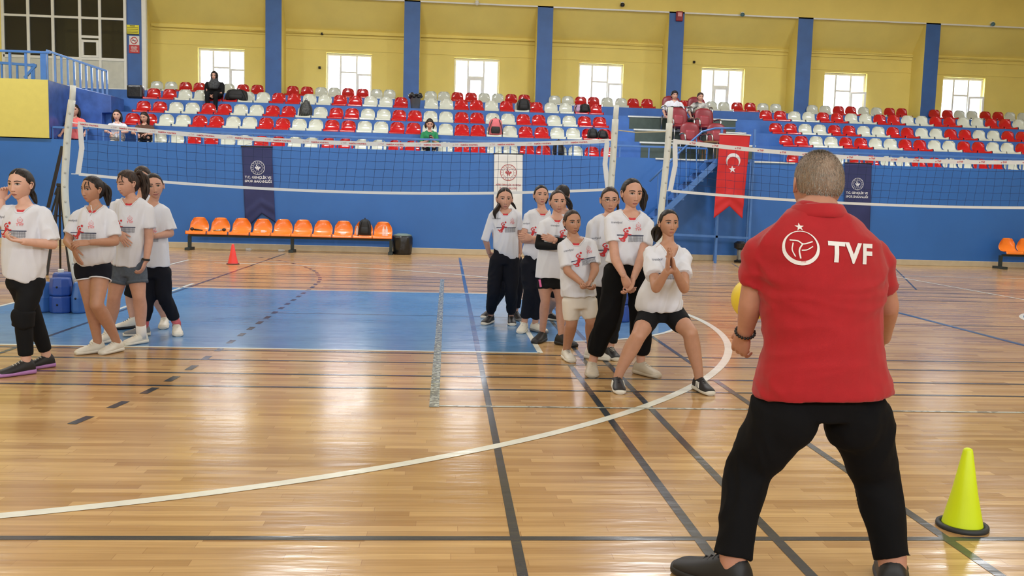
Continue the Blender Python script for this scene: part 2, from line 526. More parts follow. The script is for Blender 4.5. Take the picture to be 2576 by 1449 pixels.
# beam over the pillars and the sloping soffits behind it
struct(MB().box(X0, X1, YP, YP + .2, 6.9, ZC).build('longitudinal_beam', M_YB))
struct(MB().box(X0, X1, YP - .02, YP + .02, 6.86, 6.9).build('trim_3', M_WHITE))
so = MB(); so.prism([(X0, YP + .05, 6.93), (X0, YP + .05, 7.1), (X0, YB + .05, 6.3), (X0, YB + .05, 6.03)], (X1 - X0, 0, 0))
struct(so.build('ceiling_soffit', M_YB))
M_PB = mat('blue_pillar_paint', (54, 96, 158), .5, var=.1, vscale=2.5, bump=.1, bscale=10)
for x in [-8.86, -5.01, -1.11, 2.71, 6.56, 10.42, 14.32]:
    w = .225
    p = MB()
    p.add([(x - w, YP - .02, 4.0), (x + w, YP - .02, 4.0), (x + w, YP - .02, 6.9), (x - w, YP - .02, 6.9)], [(0, 1, 2, 3)], 0)
    p.box(x - w + .001, x + w - .001, YP - .018, YB + .01, 3.9, 6.92, 1)
    struct(p.build('pillar', [M_PB, M_YB]))
# hall shell out of the picture
struct(MB().box(X0, X1, YC, YB + .3, ZC, ZC + .2).build('ceiling', mat('ceiling_paint', (214, 205, 170), .8)))
struct(MB().box(X0 - .2, X0, YC, YB + .3, 0, ZC).build('wall_left', M_YB))
struct(MB().box(X1, X1 + .2, YC, YB + .3, 0, ZC).build('wall_right', M_YB))
struct(MB().box(X0, X1, YC - .2, YC, 0, ZC).build('wall_front', mat('pale_wall_paint', (214, 208, 186), .8)))

# windows
M_GLASS = bpy.data.materials.new('window_glass'); M_GLASS.use_nodes = True
_nt = M_GLASS.node_tree; _b = _nt.nodes['Principled BSDF']
_b.inputs['Base Color'].default_value = (.97, 1, 1, 1); _b.inputs['Roughness'].default_value = .02; _b.inputs['Alpha'].default_value = .08
def bars(mb, rects, x0, z0, W, H, y0, y1):
    for a, b, c, d in rects:
        mb.box(x0 + a * W, x0 + b * W, y0, y1, z0 + c * H, z0 + d * H)
for i, (a, b) in enumerate(WX):
    W, H = b - a, WZ1 - WZ0
    yy = YB + .12
    f = MB()
    t = .045 / W
    f.box(a, a + .06, yy, yy + .07, WZ0, WZ1); f.box(b - .06, b, yy, yy + .07, WZ0, WZ1)
    f.box(a, b, yy, yy + .07, WZ1 - .07, WZ1); f.box(a, b, yy, yy + .07, WZ0, WZ0 + .06)
    x1, x2 = a + W * .31, a + W * .66
    f.box(x1 - .03, x1 + .03, yy, yy + .07, WZ0, WZ1); f.box(x2 - .03, x2 + .03, yy, yy + .07, WZ0, WZ1)
    zm = WZ0 + H * .62
    f.box(x1, x2, yy, yy + .07, zm - .03, zm + .03)
    o = f.build('window_%d' % (i + 1), M_WHITE, bevel=.006)
    struct(o)
    s = MB()
    if i in (2, 4):      # casement in the middle
        c0, c1 = x1 + .02, x2 - .02
        s.box(c0, c0 + .06, yy - .02, yy + .05, WZ0, zm); s.box(c1 - .06, c1, yy - .02, yy + .05, WZ0, zm); s.box(c0, c1, yy - .02, yy + .05, zm - .1, zm - .03)
    else:
        ang = (0, 0, 0, .15, 0, .9, .6)[i]
        c0, wd = (x2 + .01, b - x2 + .0)
        M = Matrix.Translation((c0, yy - .01, 0)) @ Matrix.Rotation(-ang * .5, 4, 'Z')
        zt = WZ0 + H * .60
        s.box(0, .06, -.03, .03, WZ0, zt, M=M); s.box(wd - .06, wd, -.03, .03, WZ0, zt, M=M)
        s.box(0, wd, -.03, .03, zt - .06, zt, M=M)
    s.build('casement', M_WHITE, o, bevel=.005)
    MB().box(a + .03, b - .03, yy + .03, yy + .034, WZ0, WZ1).build('glass', M_GLASS, o)

# buildings outside, seen through the right hand windows
ex = MB()
M_EX = mat('pale_facade', (150, 154, 162), .8, var=.05); M_EXR = mat('brown_canopy', (150, 120, 108), .8)
ex.box(9, 70, 60, 62, -4, 42, 0)
o = ex.build('outside_building', M_EX); tag(o, 'pale building outside the right hand windows', 'building')
for zc_ in (6.2, 8.6, 11.4):
    MB().box(8.9, 70, 59.7, 60.1, zc_, zc_ + (.25 if zc_ != 8.6 else .7)).build('facade_band', M_EXR if zc_ == 8.6 else mat('grey_facade_band', (120, 124, 134), .8), o)

# ---------------- left end: glazed partition, balcony box, stair parapet
pa = MB()
yq = 26.7
def pz(x, y): return at(x, y, yq)
XL = at(8, 100, yq).x; XR = -9.1
zt, zb = 6.9, 4.06
def fr(mb, xa, xb, za, zb2, y0=yq, y1=yq + .08): mb.box(xa, xb, y0, y1, za, zb2)
vx = [at(p, 100, yq).x for p in (7, 71, 133, 201, 251, 314)]
for k, x in enumerate(vx): fr(pa, x - .04, x + .04, zb, zt)
zz = [at(150, 42, yq).z, at(150, 145, yq).z]
fr(pa, vx[0], vx[5], zz[0] - .035, zz[0] + .035); fr(pa, vx[0], vx[5], zz[1] - .035, zz[1] + .04)
fr(pa, vx[0], vx[5], zb, zb + .06)
zc = at(225, 92, yq).z
fr(pa, vx[3], vx[4], zc - .04, zc + .03); 
zd0, zd1 = at(225, 145, yq).z, at(225, 100, yq).z
fr(pa, vx[3] + .03, vx[3] + .1, zd0, zd1, yq - .02, yq + .05); fr(pa, vx[4] - .1, vx[4] - .03, zd0, zd1, yq - .02, yq + .05)
fr(pa, vx[3] + .03, vx[4] - .03, zd1 - .07, zd1, yq - .02, yq + .05); fr(pa, vx[3] + .03, vx[4] - .03, zd0, zd0 + .07, yq - .02, yq + .05)
part = pa.build('glazed_partition', M_WHITE, bevel=.005); struct(part)
pp = MB()
for k in range(5): pp.box(vx[k] + .04, vx[k + 1] - .04, yq + .02, yq + .06, zb + .06, zz[1] - .03)
pp.build('lower_panel', mat('off_white_panel', (196, 196, 182), .5), part)
pg = MB(); pg.box(vx[0], vx[5], yq + .04, yq + .045, zz[1], zt)
M_DG = bpy.data.materials.new('dark_glass'); M_DG.use_nodes = True
_b = M_DG.node_tree.nodes['Principled BSDF']; _b.inputs['Base Color'].default_value = (.03, .032, .028, 1); _b.inputs['Roughness'].default_value = .06; _b.inputs['Alpha'].default_value = .55; _b.inputs['Specular IOR Level'].default_value = .3
pg.build('glass', M_DG, part)
bl = MB(); bl.box(vx[0], vx[2], yq + .25, yq + .27, zz[1], zt)
bl.build('blind', mat('brown_blind', (120, 88, 52), .8, var=.08), part)
rm = MB(); rm.box(vx[0] - 1, vx[5] + .3, yq + 3, yq + 3.1, 3.9, 8, 0); rm.box(vx[0] - 1, vx[5] + .3, yq + .1, yq + 3, 6.95, 7.05, 0)
rm.box(vx[2] + .3, vx[4], yq + 2.7, yq + 2.9, 5.3, 5.75, 1); rm.box(vx[2] + .3, vx[5], yq + 2.7, yq + 2.9, 4.95, 5.15, 1)
rm.bar((vx[4] + .3, yq + 1.5, 5.9), (vx[5] - .2, yq + 1.5, 4.9), .05, mi=1)
rm.bar((vx[4] + .25, yq + 1.5, 7), (vx[4] + .35, yq + 1.5, 4), .06, mi=0)
struct(rm.build('wall_inner_room', [mat('dim_room_wall', (98, 98, 86), .8), mat('room_shelf', (150, 146, 120), .7)]))
struct(MB().box(X0, vx[0] - .04, yq - .01, yq + .3, 3.5, ZC).build('wall_partition_end', M_YB))
struct(MB().box(-8.645, -8.53, YP - .03, YP + .1, 4.0, 6.9).build('trim_4', M_WHITE))

# balcony box
zt_b = at(60, 199, YW).z; xb = at(124, 270, YW).x
struct(MB().box(X0, xb, YW - .04, YR[3], ZR[0] + .02, zt_b).build('balcony_box', mat('balcony_yellow', (196, 186, 98), .75, var=.03)))
struct(MB().box(xb, xb + .012, YW - .03, YR[3], ZR[0] + .02, zt_b - .01).build('balcony_box_side', M_BLUEGLOSS))
rl = MB()
y = YW + .1
def P_(x, yy, Y=None): return at(x, yy, Y or y)
zr = P_(60, 130).z
rl.bar((X0, y, zr), (xb, y, zr), .07, .05)
for p in (25, 65): rl.bar((P_(p, 150).x, y, zt_b), (P_(p, 150).x, y, zr), .05)
rl.box(P_(102, 150).x, P_(117, 150).x, y - .03, y + .03, zt_b, zr)
o = rl.build('balcony_railing', M_BLUEPAINT, bevel=.004); tag(o, 'blue metal railing on top of the yellow balcony box', 'railing')
rl = MB()
yb = YW + 1.6
rl.bar(P_(0, 158, yb), P_(92, 165, yb), .06)
for p in (4, 43, 80, 85): rl.bar(P_(p, 160, yb), (P_(p, 160, yb).x, yb, zt_b - .2), .045)
rl.bar(P_(90, 165, yb), P_(62, 196, yb), .06)
o = rl.build('inner_handrail', M_BLUEPAINT, bevel=.004); tag(o, 'low dark blue handrail behind the balcony railing at far left', 'railing')
# stair parapet
yp = 22.9
poly = [at(p, q, yp) for p, q in ((121, 203), (279, 240), (280, 283), (256, 284), (256, 350), (121, 350))]
sp = MB().prism(poly, (0, .9, 0)).build('stair_parapet', M_BLUEGLOSS, bevel=.01); struct(sp)
rl = MB()
yr = yp + .1
pts = [(118, 128, 203), (138, 134, 207), (154, 140, 211), (170, 146, 215), (186, 151, 219), (201, 156, 222), (216, 162, 226), (230, 167, 229), (244, 171, 232), (257, 175, 235), (268, 179, 238)]
rl.bar(at(117, 127, yr), at(269, 179, yr), .07, .05)
for p, a, b in pts: rl.bar(at(p, a, yr), at(p + 2, b + 3, yr), .05, .035)
o = rl.build('stair_railing', mat('glossy_blue_metal', (88, 128, 190), .15, var=.05, coat=.6), bevel=.004); tag(o, 'glossy blue sloping railing with balusters on the stair parapet', 'railing')

# ---------------- low railing along the grandstand wall
rl = MB()
yr = YW + .06
zr = ZR[0] + .27
def run(xa, xb, step, first=None):
    rl.bar((xa, yr, zr), (xb, yr, zr), .05, .045)
    n = max(1, round((xb - xa) / step))
    for k in range(n + 1):
        x = xa + (xb - xa) * k / n
        rl.bar((x, yr, ZR[0]), (x, yr, zr), .035)
run(-8.95, 4.05, .372); run(4.05, 6.15, .7)
o = rl.build('grandstand_railing', M_BLUEPAINT, bevel=.003); tag(o, 'low blue railing along the left grandstand wall top', 'railing')
rl = MB(); run(7.3, X1 - 1, .372)
o = rl.build('grandstand_railing', M_BLUEPAINT, bevel=.003); tag(o, 'low blue railing along the right grandstand wall top', 'railing')

# ---------------- stadium seats
def seat_vf(back_h=.272, w=.188):
    prof = [(-.212, -.03), (-.21, -.012), (-.198, .004), (-.165, .006), (-.10, .0), (-.03, .0), (.04, .012), (.09, .045), (.125, .09), (.145, .135), (.156, .18), (.164, .23), (.168, back_h)]
    wid = [.2, .2, .198, .196, .193, .19, .188, .187, .186, .184, .178, .16, .105]
    wid = [q * w / .2 for q in wid]
    P = catmull([(a, b, c) for (a, b), c in zip(prof, wid)], 3)
    U = 15
    V = []
    for q in P:
        for k in range(U):
            u = -1 + 2 * k / (U - 1)
            e = abs(u) ** 3
            y, z, ww = q
            back = max(0, min(1, (z - .05) / .15))
            V.append((u * ww, y - .05 * e * back, z + (.028 * e if y > -.19 and back < 1 else 0) * (1 - back) - .012 * e * back))
    nv = len(V); n = len(P)
    F = [(i * U + k, i * U + k + 1, (i + 1) * U + k + 1, (i + 1) * U + k) for i in range(n - 1) for k in range(U - 1)]
    V2 = [(x * .985, y + (.008 if z > .06 else 0), z - .009) for x, y, z in V]
    F2 = [tuple(nv + i for i in reversed(q)) for q in F]
    edge = [k for k in range(U)] + [(i + 1) * U - 1 for i in range(1, n)] + [(n - 1) * U + k for k in range(U - 2, -1, -1)] + [i * U for i in range(n - 2, 0, -1)]
    F3 = [(edge[i], edge[i] + nv, edge[(i + 1) % len(edge)] + nv, edge[(i + 1) % len(edge)]) for i in range(len(edge))]
    return V + V2, F + F2 + F3
M_RED = mat('red_seat_plastic', (176, 16, 26), .16, var=.05, coat=.5)
M_REDF = M_RED
M_SEATW = mat('white_seat_plastic', (192, 196, 184), .2, var=.03, coat=.4)
def seat_mesh(name, m):
    v, f = seat_vf()
    b = MB().add(v, f)
    me = b.mesh(name); me.materials.append(m)
    me.polygons.foreach_set('use_smooth', [True] * len(me.polygons))
    return me
SEAT = {'R': seat_mesh('red_seat', M_RED), 'W': seat_mesh('white_seat', M_SEATW)}
ORD = ['front', 'second', 'third', 'fourth', 'back']
NUM = ['first', 'second', 'third', 'fourth', 'fifth', 'sixth', 'seventh', 'eighth', 'ninth', 'tenth', 'eleventh', 'twelfth', 'thirteenth', 'fourteenth', 'fifteenth', 'sixteenth', 'seventeenth', 'eighteenth', 'nineteenth', 'twentieth']
def nth(k):
    return NUM[k] if k < 20 else ('twenty-' + NUM[k - 20] if k < 29 else 'thirtieth')
def put_seat(col, x, row, label, y=None):
    o = bpy.data.objects.new('stadium_seat', SEAT[col])
    o.location = (x, y or (YR[row] + (.22 if row else .5)), (ZR[row] if row else ZT1) + .036)
    o.rotation_euler = (0, 0, random.uniform(-.02, .02))
    COL.objects.link(o)
    tag(o, label, 'seat', '%s seats of the %s row' % ('red' if col == 'R' else 'white', ORD[row]))
    return o
CN = {'R': 'glossy red', 'W': 'white'}
LEFT = {3: 'RRWWRRWWRRWWRRWWR-WWRRWRWRWWRR', 2: 'RRWWRRWWRRWWRRWWRRWWRRWWRRWWRR', 1: 'RRWWRRWWRRWWRRWWRRWWRRWWRRWWRR', 0: '--WWRRWWRRWWRRWWRRWWRRWWRRWWRR'}
RIGHT = {3: 'RRWWRRWWRRWWRRWWRRWWRR', 2: 'RRWWRRWWRRWWRRWWRRWWRR', 1: 'RRWWRRWWRRWWRRWWRRWW', 0: 'RRWWRRWWRRWWRRWWRRWW'}
for row, s in LEFT.items():
    for i, c in enumerate(s):
        if c == '-': continue
        k = len(s) - 1 - i
        put_seat(c, -7.55 + i * .3934, row, '%s seat, %s row up, %s seat left of the green aisle steps' % (CN[c], NUM[row], nth(k)))
for row, s in RIGHT.items():
    for i, c in enumerate(s):
        x = 8.49 + i * (.395 if row > 1 else .3888 if row else .4)
        put_seat(c, x, row, '%s seat, %s row up, %s seat right of the green aisle steps' % (CN[c], NUM[row], nth(i)))
B5 = [('first', [(-8.22, 'W'), (-7.83, 'W'), (-7.43, 'R'), (-7.04, 'R'), (-6.64, 'W'), (-6.24, 'W'), (-5.84, 'R'), (-5.44, 'R')]),
      ('second', [(-4.45, 'R'), (-4.05, 'R'), (-3.65, 'W'), (-3.28, 'W'), (-2.89, 'R'), (-2.48, 'R'), (-2.09, 'W'), (-1.72, 'W')]),
      ('third', [(-.54, 'W'), (-.16, 'W'), (.23, 'R'), (.62, 'R'), (1.0, 'W'), (1.39, 'W'), (1.78, 'R'), (2.16, 'R')]),
      ('fourth', [(3.05, 'W'), (3.43, 'W'), (3.81, 'R'), (4.19, 'R'), (4.59, 'W'), (5.0, 'W'), (5.36, 'R'), (5.77, 'R')]),
      ('fifth', [(6.87, 'R'), (7.69, 'W'), (8.06, 'W'), (8.46, 'R'), (8.85, 'R'), (9.24, 'W'), (9.63, 'W')]),
      ('sixth', [(10.74, 'W'), (11.13, 'W'), (11.54, 'R'), (11.92, 'R'), (12.31, 'W'), (12.71, 'W'), (13.11, 'R'), (13.49, 'R')]),
      ('seventh', [(14.5, 'R'), (14.91, 'R'), (15.28, 'W'), (15.68, 'W'), (16.09, 'R'), (16.49, 'R'), (16.87, 'W'), (17.27, 'W')])]
for bay, L_ in B5:
    for k, (x, c) in enumerate(L_):
        put_seat(c, x, 4, '%s seat in the back row, %s from the left beneath the %s window' % (CN[c], NUM[k], bay), YR[4] + .25)
# ------------------------------------------------------------------ figures
def V3(p): return np.array(p, float)
def lerp(a, b, t): return a + (b - a) * t
def sstep(a, b, x):
    t = np.clip((x - a) / (b - a), 0, 1)
    return t * t * (3 - 2 * t)

def remesh(shapes, voxel, smooth=3, cut=None, keep=False):
    """one continuous surface out of overlapping closed shapes"""
    mb = MB()
    for v, f in shapes: mb.add(v, f)
    me = mb.mesh('r')
    bm = bmesh.new(); bm.from_mesh(me); bmesh.ops.recalc_face_normals(bm, faces=bm.faces); bm.to_mesh(me); bm.free()
    o = bpy.data.objects.new('r', me); COL.objects.link(o)
    r = o.modifiers.new('r', 'REMESH'); r.mode = 'VOXEL'; r.voxel_size = voxel; r.use_smooth_shade = True
    if smooth:
        s = o.modifiers.new('s', 'SMOOTH'); s.factor = .5; s.iterations = smooth
    co = []
    for c in (cut or []):
        cm = MB().add(*c).mesh('c')
        bm = bmesh.new(); bm.from_mesh(cm); bmesh.ops.recalc_face_normals(bm, faces=bm.faces); bm.to_mesh(cm); bm.free()
        c_ = bpy.data.objects.new('c', cm); COL.objects.link(c_); co.append(c_)
        b = o.modifiers.new('b', 'BOOLEAN'); b.operation = 'DIFFERENCE'; b.object = c_; b.solver = 'EXACT'
    dg = bpy.context.evaluated_depsgraph_get()
    out = bpy.data.meshes.new_from_object(o.evaluated_get(dg), depsgraph=dg)
    for q in co:
        m_ = q.data; bpy.data.objects.remove(q); bpy.data.meshes.remove(m_)
    bpy.data.objects.remove(o); bpy.data.meshes.remove(me)
    return out
def me_np(me):
    n = len(me.vertices); a = np.empty(n * 3); me.vertices.foreach_get('co', a)
    return a.reshape(-1, 3)
def me_vf(me):
    return me_np(me), [tuple(p.vertices) for p in me.polygons]
def set_np(me, a):
    me.vertices.foreach_set('co', a.ravel()); me.update()
def wrinkle(me, amp, scale, seed=0, stretch=(1, 1, 1), fine=0.):
    """folds of cloth: ridged noise pushed along the normal"""
    n = len(me.vertices)
    nr = np.empty(n * 3); me.vertices.foreach_get('normal', nr); nr = nr.reshape(-1, 3)
    a = me_np(me)
    d = np.empty(n)
    st = np.array(stretch) * scale
    off = Vector((seed * 7.3, seed * 3.1, seed * 1.7))
    for i in range(n):
        p = Vector(a[i] * st) + off
        w = noise.noise(p * .45)
        q = p + Vector((w, -w, w)) * 1.6
        r = 1 - abs(noise.noise(q)) * 2.4
        d[i] = (r - .55) + fine * noise.noise(q * 3.1)
    set_np(me, a + nr * (d * amp)[:, None])

def ring_loft(rings, n=28):
    """rings: (centre, lateral half vector, forward half vector)"""
    Q = catmull([np.concatenate([V3(c), V3(l), V3(f)]) for c, l, f in rings], 3)
    v = []
    for q in Q:
        c, l, f = q[:3], q[3:6], q[6:]
        for k in range(n):
            t = 2 * PI * k / n
            ct, st = math.cos(t), math.sin(t)
            e = .94
            v.append(c + l * math.copysign(abs(ct) ** e, ct) + f * math.copysign(abs(st) ** e, st))
    N = len(Q)
    F = [(i * n + k, i * n + (k + 1) % n, (i + 1) * n + (k + 1) % n, (i + 1) * n + k) for i in range(N - 1) for k in range(n)]
    F += [tuple(range(n - 1, -1, -1)), tuple((N - 1) * n + k for k in range(n))]
    return v, F
def ellipsoid(c, ax, n=20, m=12):
    """ax: three half axis vectors"""
    v = []
    for i in range(1, m):
        a = PI * i / m
        for k in range(n):
            t = 2 * PI * k / n
            v.append(V3(c) + V3(ax[0]) * math.sin(a) * math.cos(t) + V3(ax[1]) * math.sin(a) * math.sin(t) + V3(ax[2]) * math.cos(a))
    v += [V3(c) + V3(ax[2]), V3(c) - V3(ax[2])]
    N = len(v)
    F = [(i * n + k, (i + 1) * n + k, (i + 1) * n + (k + 1) % n, i * n + (k + 1) % n) for i in range(m - 2) for k in range(n)]
    F += [(N - 2, k, (k + 1) % n) for k in range(n)] + [((m - 2) * n + (k + 1) % n, (m - 2) * n + k, N - 1) for k in range(n)]
    return v, F

# ---- head (height 1, eye level z = 0, face towards +y)
def head_np(nu=112, nv=96, male=0., child=1.):
    th = np.linspace(0.02, PI - .02, nv)
    ph = np.linspace(0, 2 * PI, nu, endpoint=False)
    T, P = np.meshgrid(th, ph, indexing='ij')
    dx, dy, dz = np.sin(T) * np.cos(P), np.sin(T) * np.sin(P), np.cos(T)
    x = (.325 + .012 * male) * np.sign(dx) * np.abs(dx) ** (.95 - .13 * male); z = .485 * np.sign(dz) * np.abs(dz) ** (1 - .1 * male)
    y = np.where(dy > 0, .40 * np.abs(dy) ** .85, -.45 * np.abs(dy)) - .03
    t = np.clip(-z / .485, 0, 1)
    x = x * (1 - (.36 - .14 * male) * t ** 1.6)
    y = np.where(y < -.03, (y + .03) * (1 - .35 * t ** 1.2) - .03, y * (1 - .04 * t) + .05 * t ** 2)
    g = lambda v, c, s: np.exp(-((v - c) / s) ** 2)
    fr = sstep(.05, .2, y)
    ax = np.abs(x)
    zt = np.clip((.05 - z) / .25, 0, 1)
    nh = (.008 + .078 * zt ** 1.3) * sstep(-.235, -.2, z) * sstep(.09, .02, z)
    d = nh * np.exp(-(x / (.022 + .02 * zt)) ** 2)
    d += .018 * g(ax, .045, .02) * g(z, -.2, .022)
    d -= .034 * g(ax, .135, .075) * g(z, .0, .05)
    d += .012 * g(ax, .13, .1) * g(z, .085, .03)
    d += .024 * np.exp(-(x / .10) ** 2) * g(z, -.315, .045)
    d -= .016 * np.exp(-(x / .095) ** 2) * g(z, -.314, .009)
    d -= .012 * np.exp(-(x / .07) ** 2) * g(z, -.375, .02)
    d += .026 * np.exp(-(x / .09) ** 2) * g(z, -.44, .05)
    d += .014 * g(ax, .18, .09) * g(z, -.14, .09) * child
    y = y + d * fr
    return x, y, z, nu, nv
def grid_F(nu, nv):
    F = [(i * nu + k, (i + 1) * nu + k, (i + 1) * nu + (k + 1) % nu, i * nu + (k + 1) % nu) for i in range(nv - 1) for k in range(nu)]
    F += [tuple(range(nu)), tuple((nv - 1) * nu + k for k in range(nu - 1, -1, -1))]
    return F
def bvh_of(V, F): return BVHTree.FromPolygons([tuple(p) for p in V], F)
HEADS = {}
def head_base(male):
    if male not in HEADS:
        x, y, z, nu, nv = head_np(male=male)
        V = np.c_[x.ravel(), y.ravel(), z.ravel()]
        F = grid_F(nu, nv)
        HEADS[male] = (V, F, bvh_of(V, F))
    return HEADS[male]
def face_strip(bvh, top, bot, n=14, m=3, off=.004):
    """surface patch between curves top(x), bot(x) for x in their shared range, laid on the face"""
    x0, x1, ft, fb = top[0], top[1], top[2], bot
    V, F = [], []
    for i in range(n + 1):
        x = x0 + (x1 - x0) * i / n
        a, b = ft((i / n)), fb((i / n))
        for j in range(m + 1):
            z = b + (a - b) * j / m
            h = bvh.ray_cast(Vector((x, 2, z)), Vector((0, -1, 0)))
            yy = h[0].y if h[0] else .3
            V.append((x, yy + off, z))
    F = [(i * (m + 1) + j, i * (m + 1) + j + 1, (i + 1) * (m + 1) + j + 1, (i + 1) * (m + 1) + j) for i in range(n) for j in range(m)]
    return V, F
def face_parts(bvh, gaze=0., smile=0., closed=False, brow=1.):
    out = []   # (v, f, slot) slots: 1 lips, 2 sclera, 3 iris, 4 brow, 5 pupil dark
    for s in (-1, 1):
        cx = s * .135
        w = .07
        ft = lambda t: .002 + (.034 if not closed else .006) * math.sin(PI * t) ** .8
        fb = lambda t: -.001 - .022 * math.sin(PI * t)
        if not closed:
            v, f = face_strip(bvh, (cx - w, cx + w, ft), fb, 12, 3, .006); out.append((v, f, 2))
            ix = cx + gaze * .03
            r = .031
            v, f = face_strip(bvh, (ix - r, ix + r, lambda t: .003 + min(r * math.sin(math.acos(max(-1, min(1, 1 - 2 * t)))), .03)), lambda t: .003 - min(r * math.sin(math.acos(max(-1, min(1, 1 - 2 * t)))), .022), 8, 3, .0095); out.append((v, f, 3))
        v, f = face_strip(bvh, (cx - w * 1.08, cx + w * 1.08, lambda t: ft(t) + .009 + .004 * math.sin(PI * t)), lambda t: ft(t) - .003, 12, 2, .011); out.append((v, f, 5))
        v, f = face_strip(bvh, (cx - s * .085, cx + s * .1, lambda t: .082 + .022 * math.sin(PI * min(1, t * .9)) + .02 * brow * (1 - t * .6)), lambda t: .07 + .02 * math.sin(PI * min(1, t * .9)), 12, 2, .008); out.append((v, f, 4))
        v, f = face_strip(bvh, (s * .03, s * .056, lambda t: -.222 + .006 * math.sin(PI * t)), lambda t: -.232, 4, 1, .004); out.append((v, f, 5))
    W = .086 + .022 * smile
    cn = lambda t: .02 * smile * (2 * t - 1) ** 2
    v, f = face_strip(bvh, (-W, W, lambda t: -.312 + cn(t) + .026 * math.sin(PI * t) ** .7 - .008 * math.exp(-((t - .5) / .08) ** 2)), lambda t: -.314 + cn(t) - .002, 16, 2, .004); out.append((v, f, 1))
    v, f = face_strip(bvh, (-W * .9, W * .9, lambda t: -.318 + cn(t)), lambda t: -.32 + cn(t) - .032 * math.sin(PI * t) ** .8, 16, 2, .004); out.append((v, f, 1))
    v, f = face_strip(bvh, (-W, W, lambda t: -.312 + cn(t)), lambda t: -.319 + cn(t), 16, 1, .0065); out.append((v, f, 5))
    return out
def ear(s):
    v, f = ellipsoid((s * .335, -.035, -.03), ((.03, 0, 0), (0, .06, 0.012), (0, -.012, .105)), 12, 8)
    pts = [(s * .33, .015, -.10), (s * .352, -.02, -.125), (s * .372, -.065, -.06), (s * .38, -.09, .02), (s * .375, -.07, .075), (s * .355, -.02, .08), (s * .335, .01, .04)]
    v2, f2 = tube_vf(pts, [.014, .018, .016, .016, .016, .014, .01], 8, sub=3)
    return [(v, f), (v2, f2)]

M_LIP = mat('lip', (178, 112, 106), .45); M_SCL = mat('eye_white', (168, 158, 152), .35); M_IRIS = mat('iris', (38, 24, 18), .15, coat=.5)
M_BROW = mat('eyebrow_hair', (42, 32, 28), .8); M_LASH = mat('lash', (40, 26, 24), .7)
def skin(name, rgb): return mat('skin_' + name, rgb, .52, var=.05, vscale=30, sss=.12)
SKINS = {'a': skin('a', (212, 168, 150)), 'b': skin('b', (196, 150, 130)), 'c': skin('c', (180, 134, 110)), 'm': skin('m', (186, 134, 112))}
def hair_mat(name, rgb, hi, sc=1.0):
    m = bpy.data.materials.new(name); m.use_nodes = True
    nt = m.node_tree; N, L = nt.nodes, nt.links; b = N['Principled BSDF']
    tc = N.new('ShaderNodeTexCoord'); mp = N.new('ShaderNodeMapping'); mp.inputs['Scale'].default_value = (130 * sc, 130 * sc, 14 * sc)
    L.new(tc.outputs['Object'], mp.inputs[0])
    n = N.new('ShaderNodeTexNoise'); n.inputs['Scale'].default_value = 1; n.inputs['Detail'].default_value = 3; L.new(mp.outputs[0], n.inputs['Vector'])
    rp = N.new('ShaderNodeValToRGB'); rp.color_ramp.elements[0].color = (*lin(rgb), 1); rp.color_ramp.elements[1].color = (*lin(hi), 1)
    rp.color_ramp.elements[0].position = .4; rp.color_ramp.elements[1].position = .75
    L.new(n.outputs['Fac'], rp.inputs[0]); L.new(rp.outputs[0], b.inputs['Base Color'])
    bp = N.new('ShaderNodeBump'); bp.inputs['Strength'].default_value = .5; bp.inputs['Distance'].default_value = .004
    L.new(n.outputs['Fac'], bp.inputs['Height']); L.new(bp.outputs[0], b.inputs['Normal'])
    b.inputs['Roughness'].default_value = .5; b.inputs['Specular IOR Level'].default_value = .3
    return m
HAIR = {'dark': hair_mat('dark_brown_hair', (20, 15, 14), (50, 38, 34)), 'brown': hair_mat('brown_hair', (36, 26, 22), (76, 58, 48)), 'black': hair_mat('black_hair', (18, 16, 18), (42, 38, 42)),
        'grey': hair_mat('grey_short_hair', (128, 106, 90), (158, 142, 126), 1.6)}
CLOTH = {'white': mat('white_jersey', (214, 217, 228), .8, var=.015, sheen=.2), 'black': mat('black_cloth', (16, 17, 21), .85, var=.15, spec=.25), 'navyblack': mat('navy_black_cloth', (15, 18, 30), .85, var=.12, spec=.25),
         'denim': mat('grey_denim', (76, 86, 100), .8, var=.15, vscale=60), 'offwhite': mat('white_leggings', (220, 214, 206), .7, var=.02), 'red': mat('red_pique', (168, 14, 27), .85, var=.05, vscale=20, bump=.2, bscale=900, sheen=.15),
         'coachblack': mat('coach_trousers', (10, 10, 13), .9, var=.3, vscale=5, spec=.2), 'pink': mat('coral_shirt', (232, 112, 108), .8, var=.05), 'brown': mat('brown_vest', (84, 56, 44), .85, var=.15), 'green': mat('green_shirt', (24, 122, 74), .8, var=.05),
         'beige': mat('grey_track_trousers', (168, 162, 150), .8, var=.05), 'stripe': mat('white_black_shirt', (214, 214, 210), .8, var2=(30, 30, 34), vscale=7), 'scarf': mat('patterned_scarf', (36, 38, 42), .85, var2=(78, 82, 86), vscale=40)}

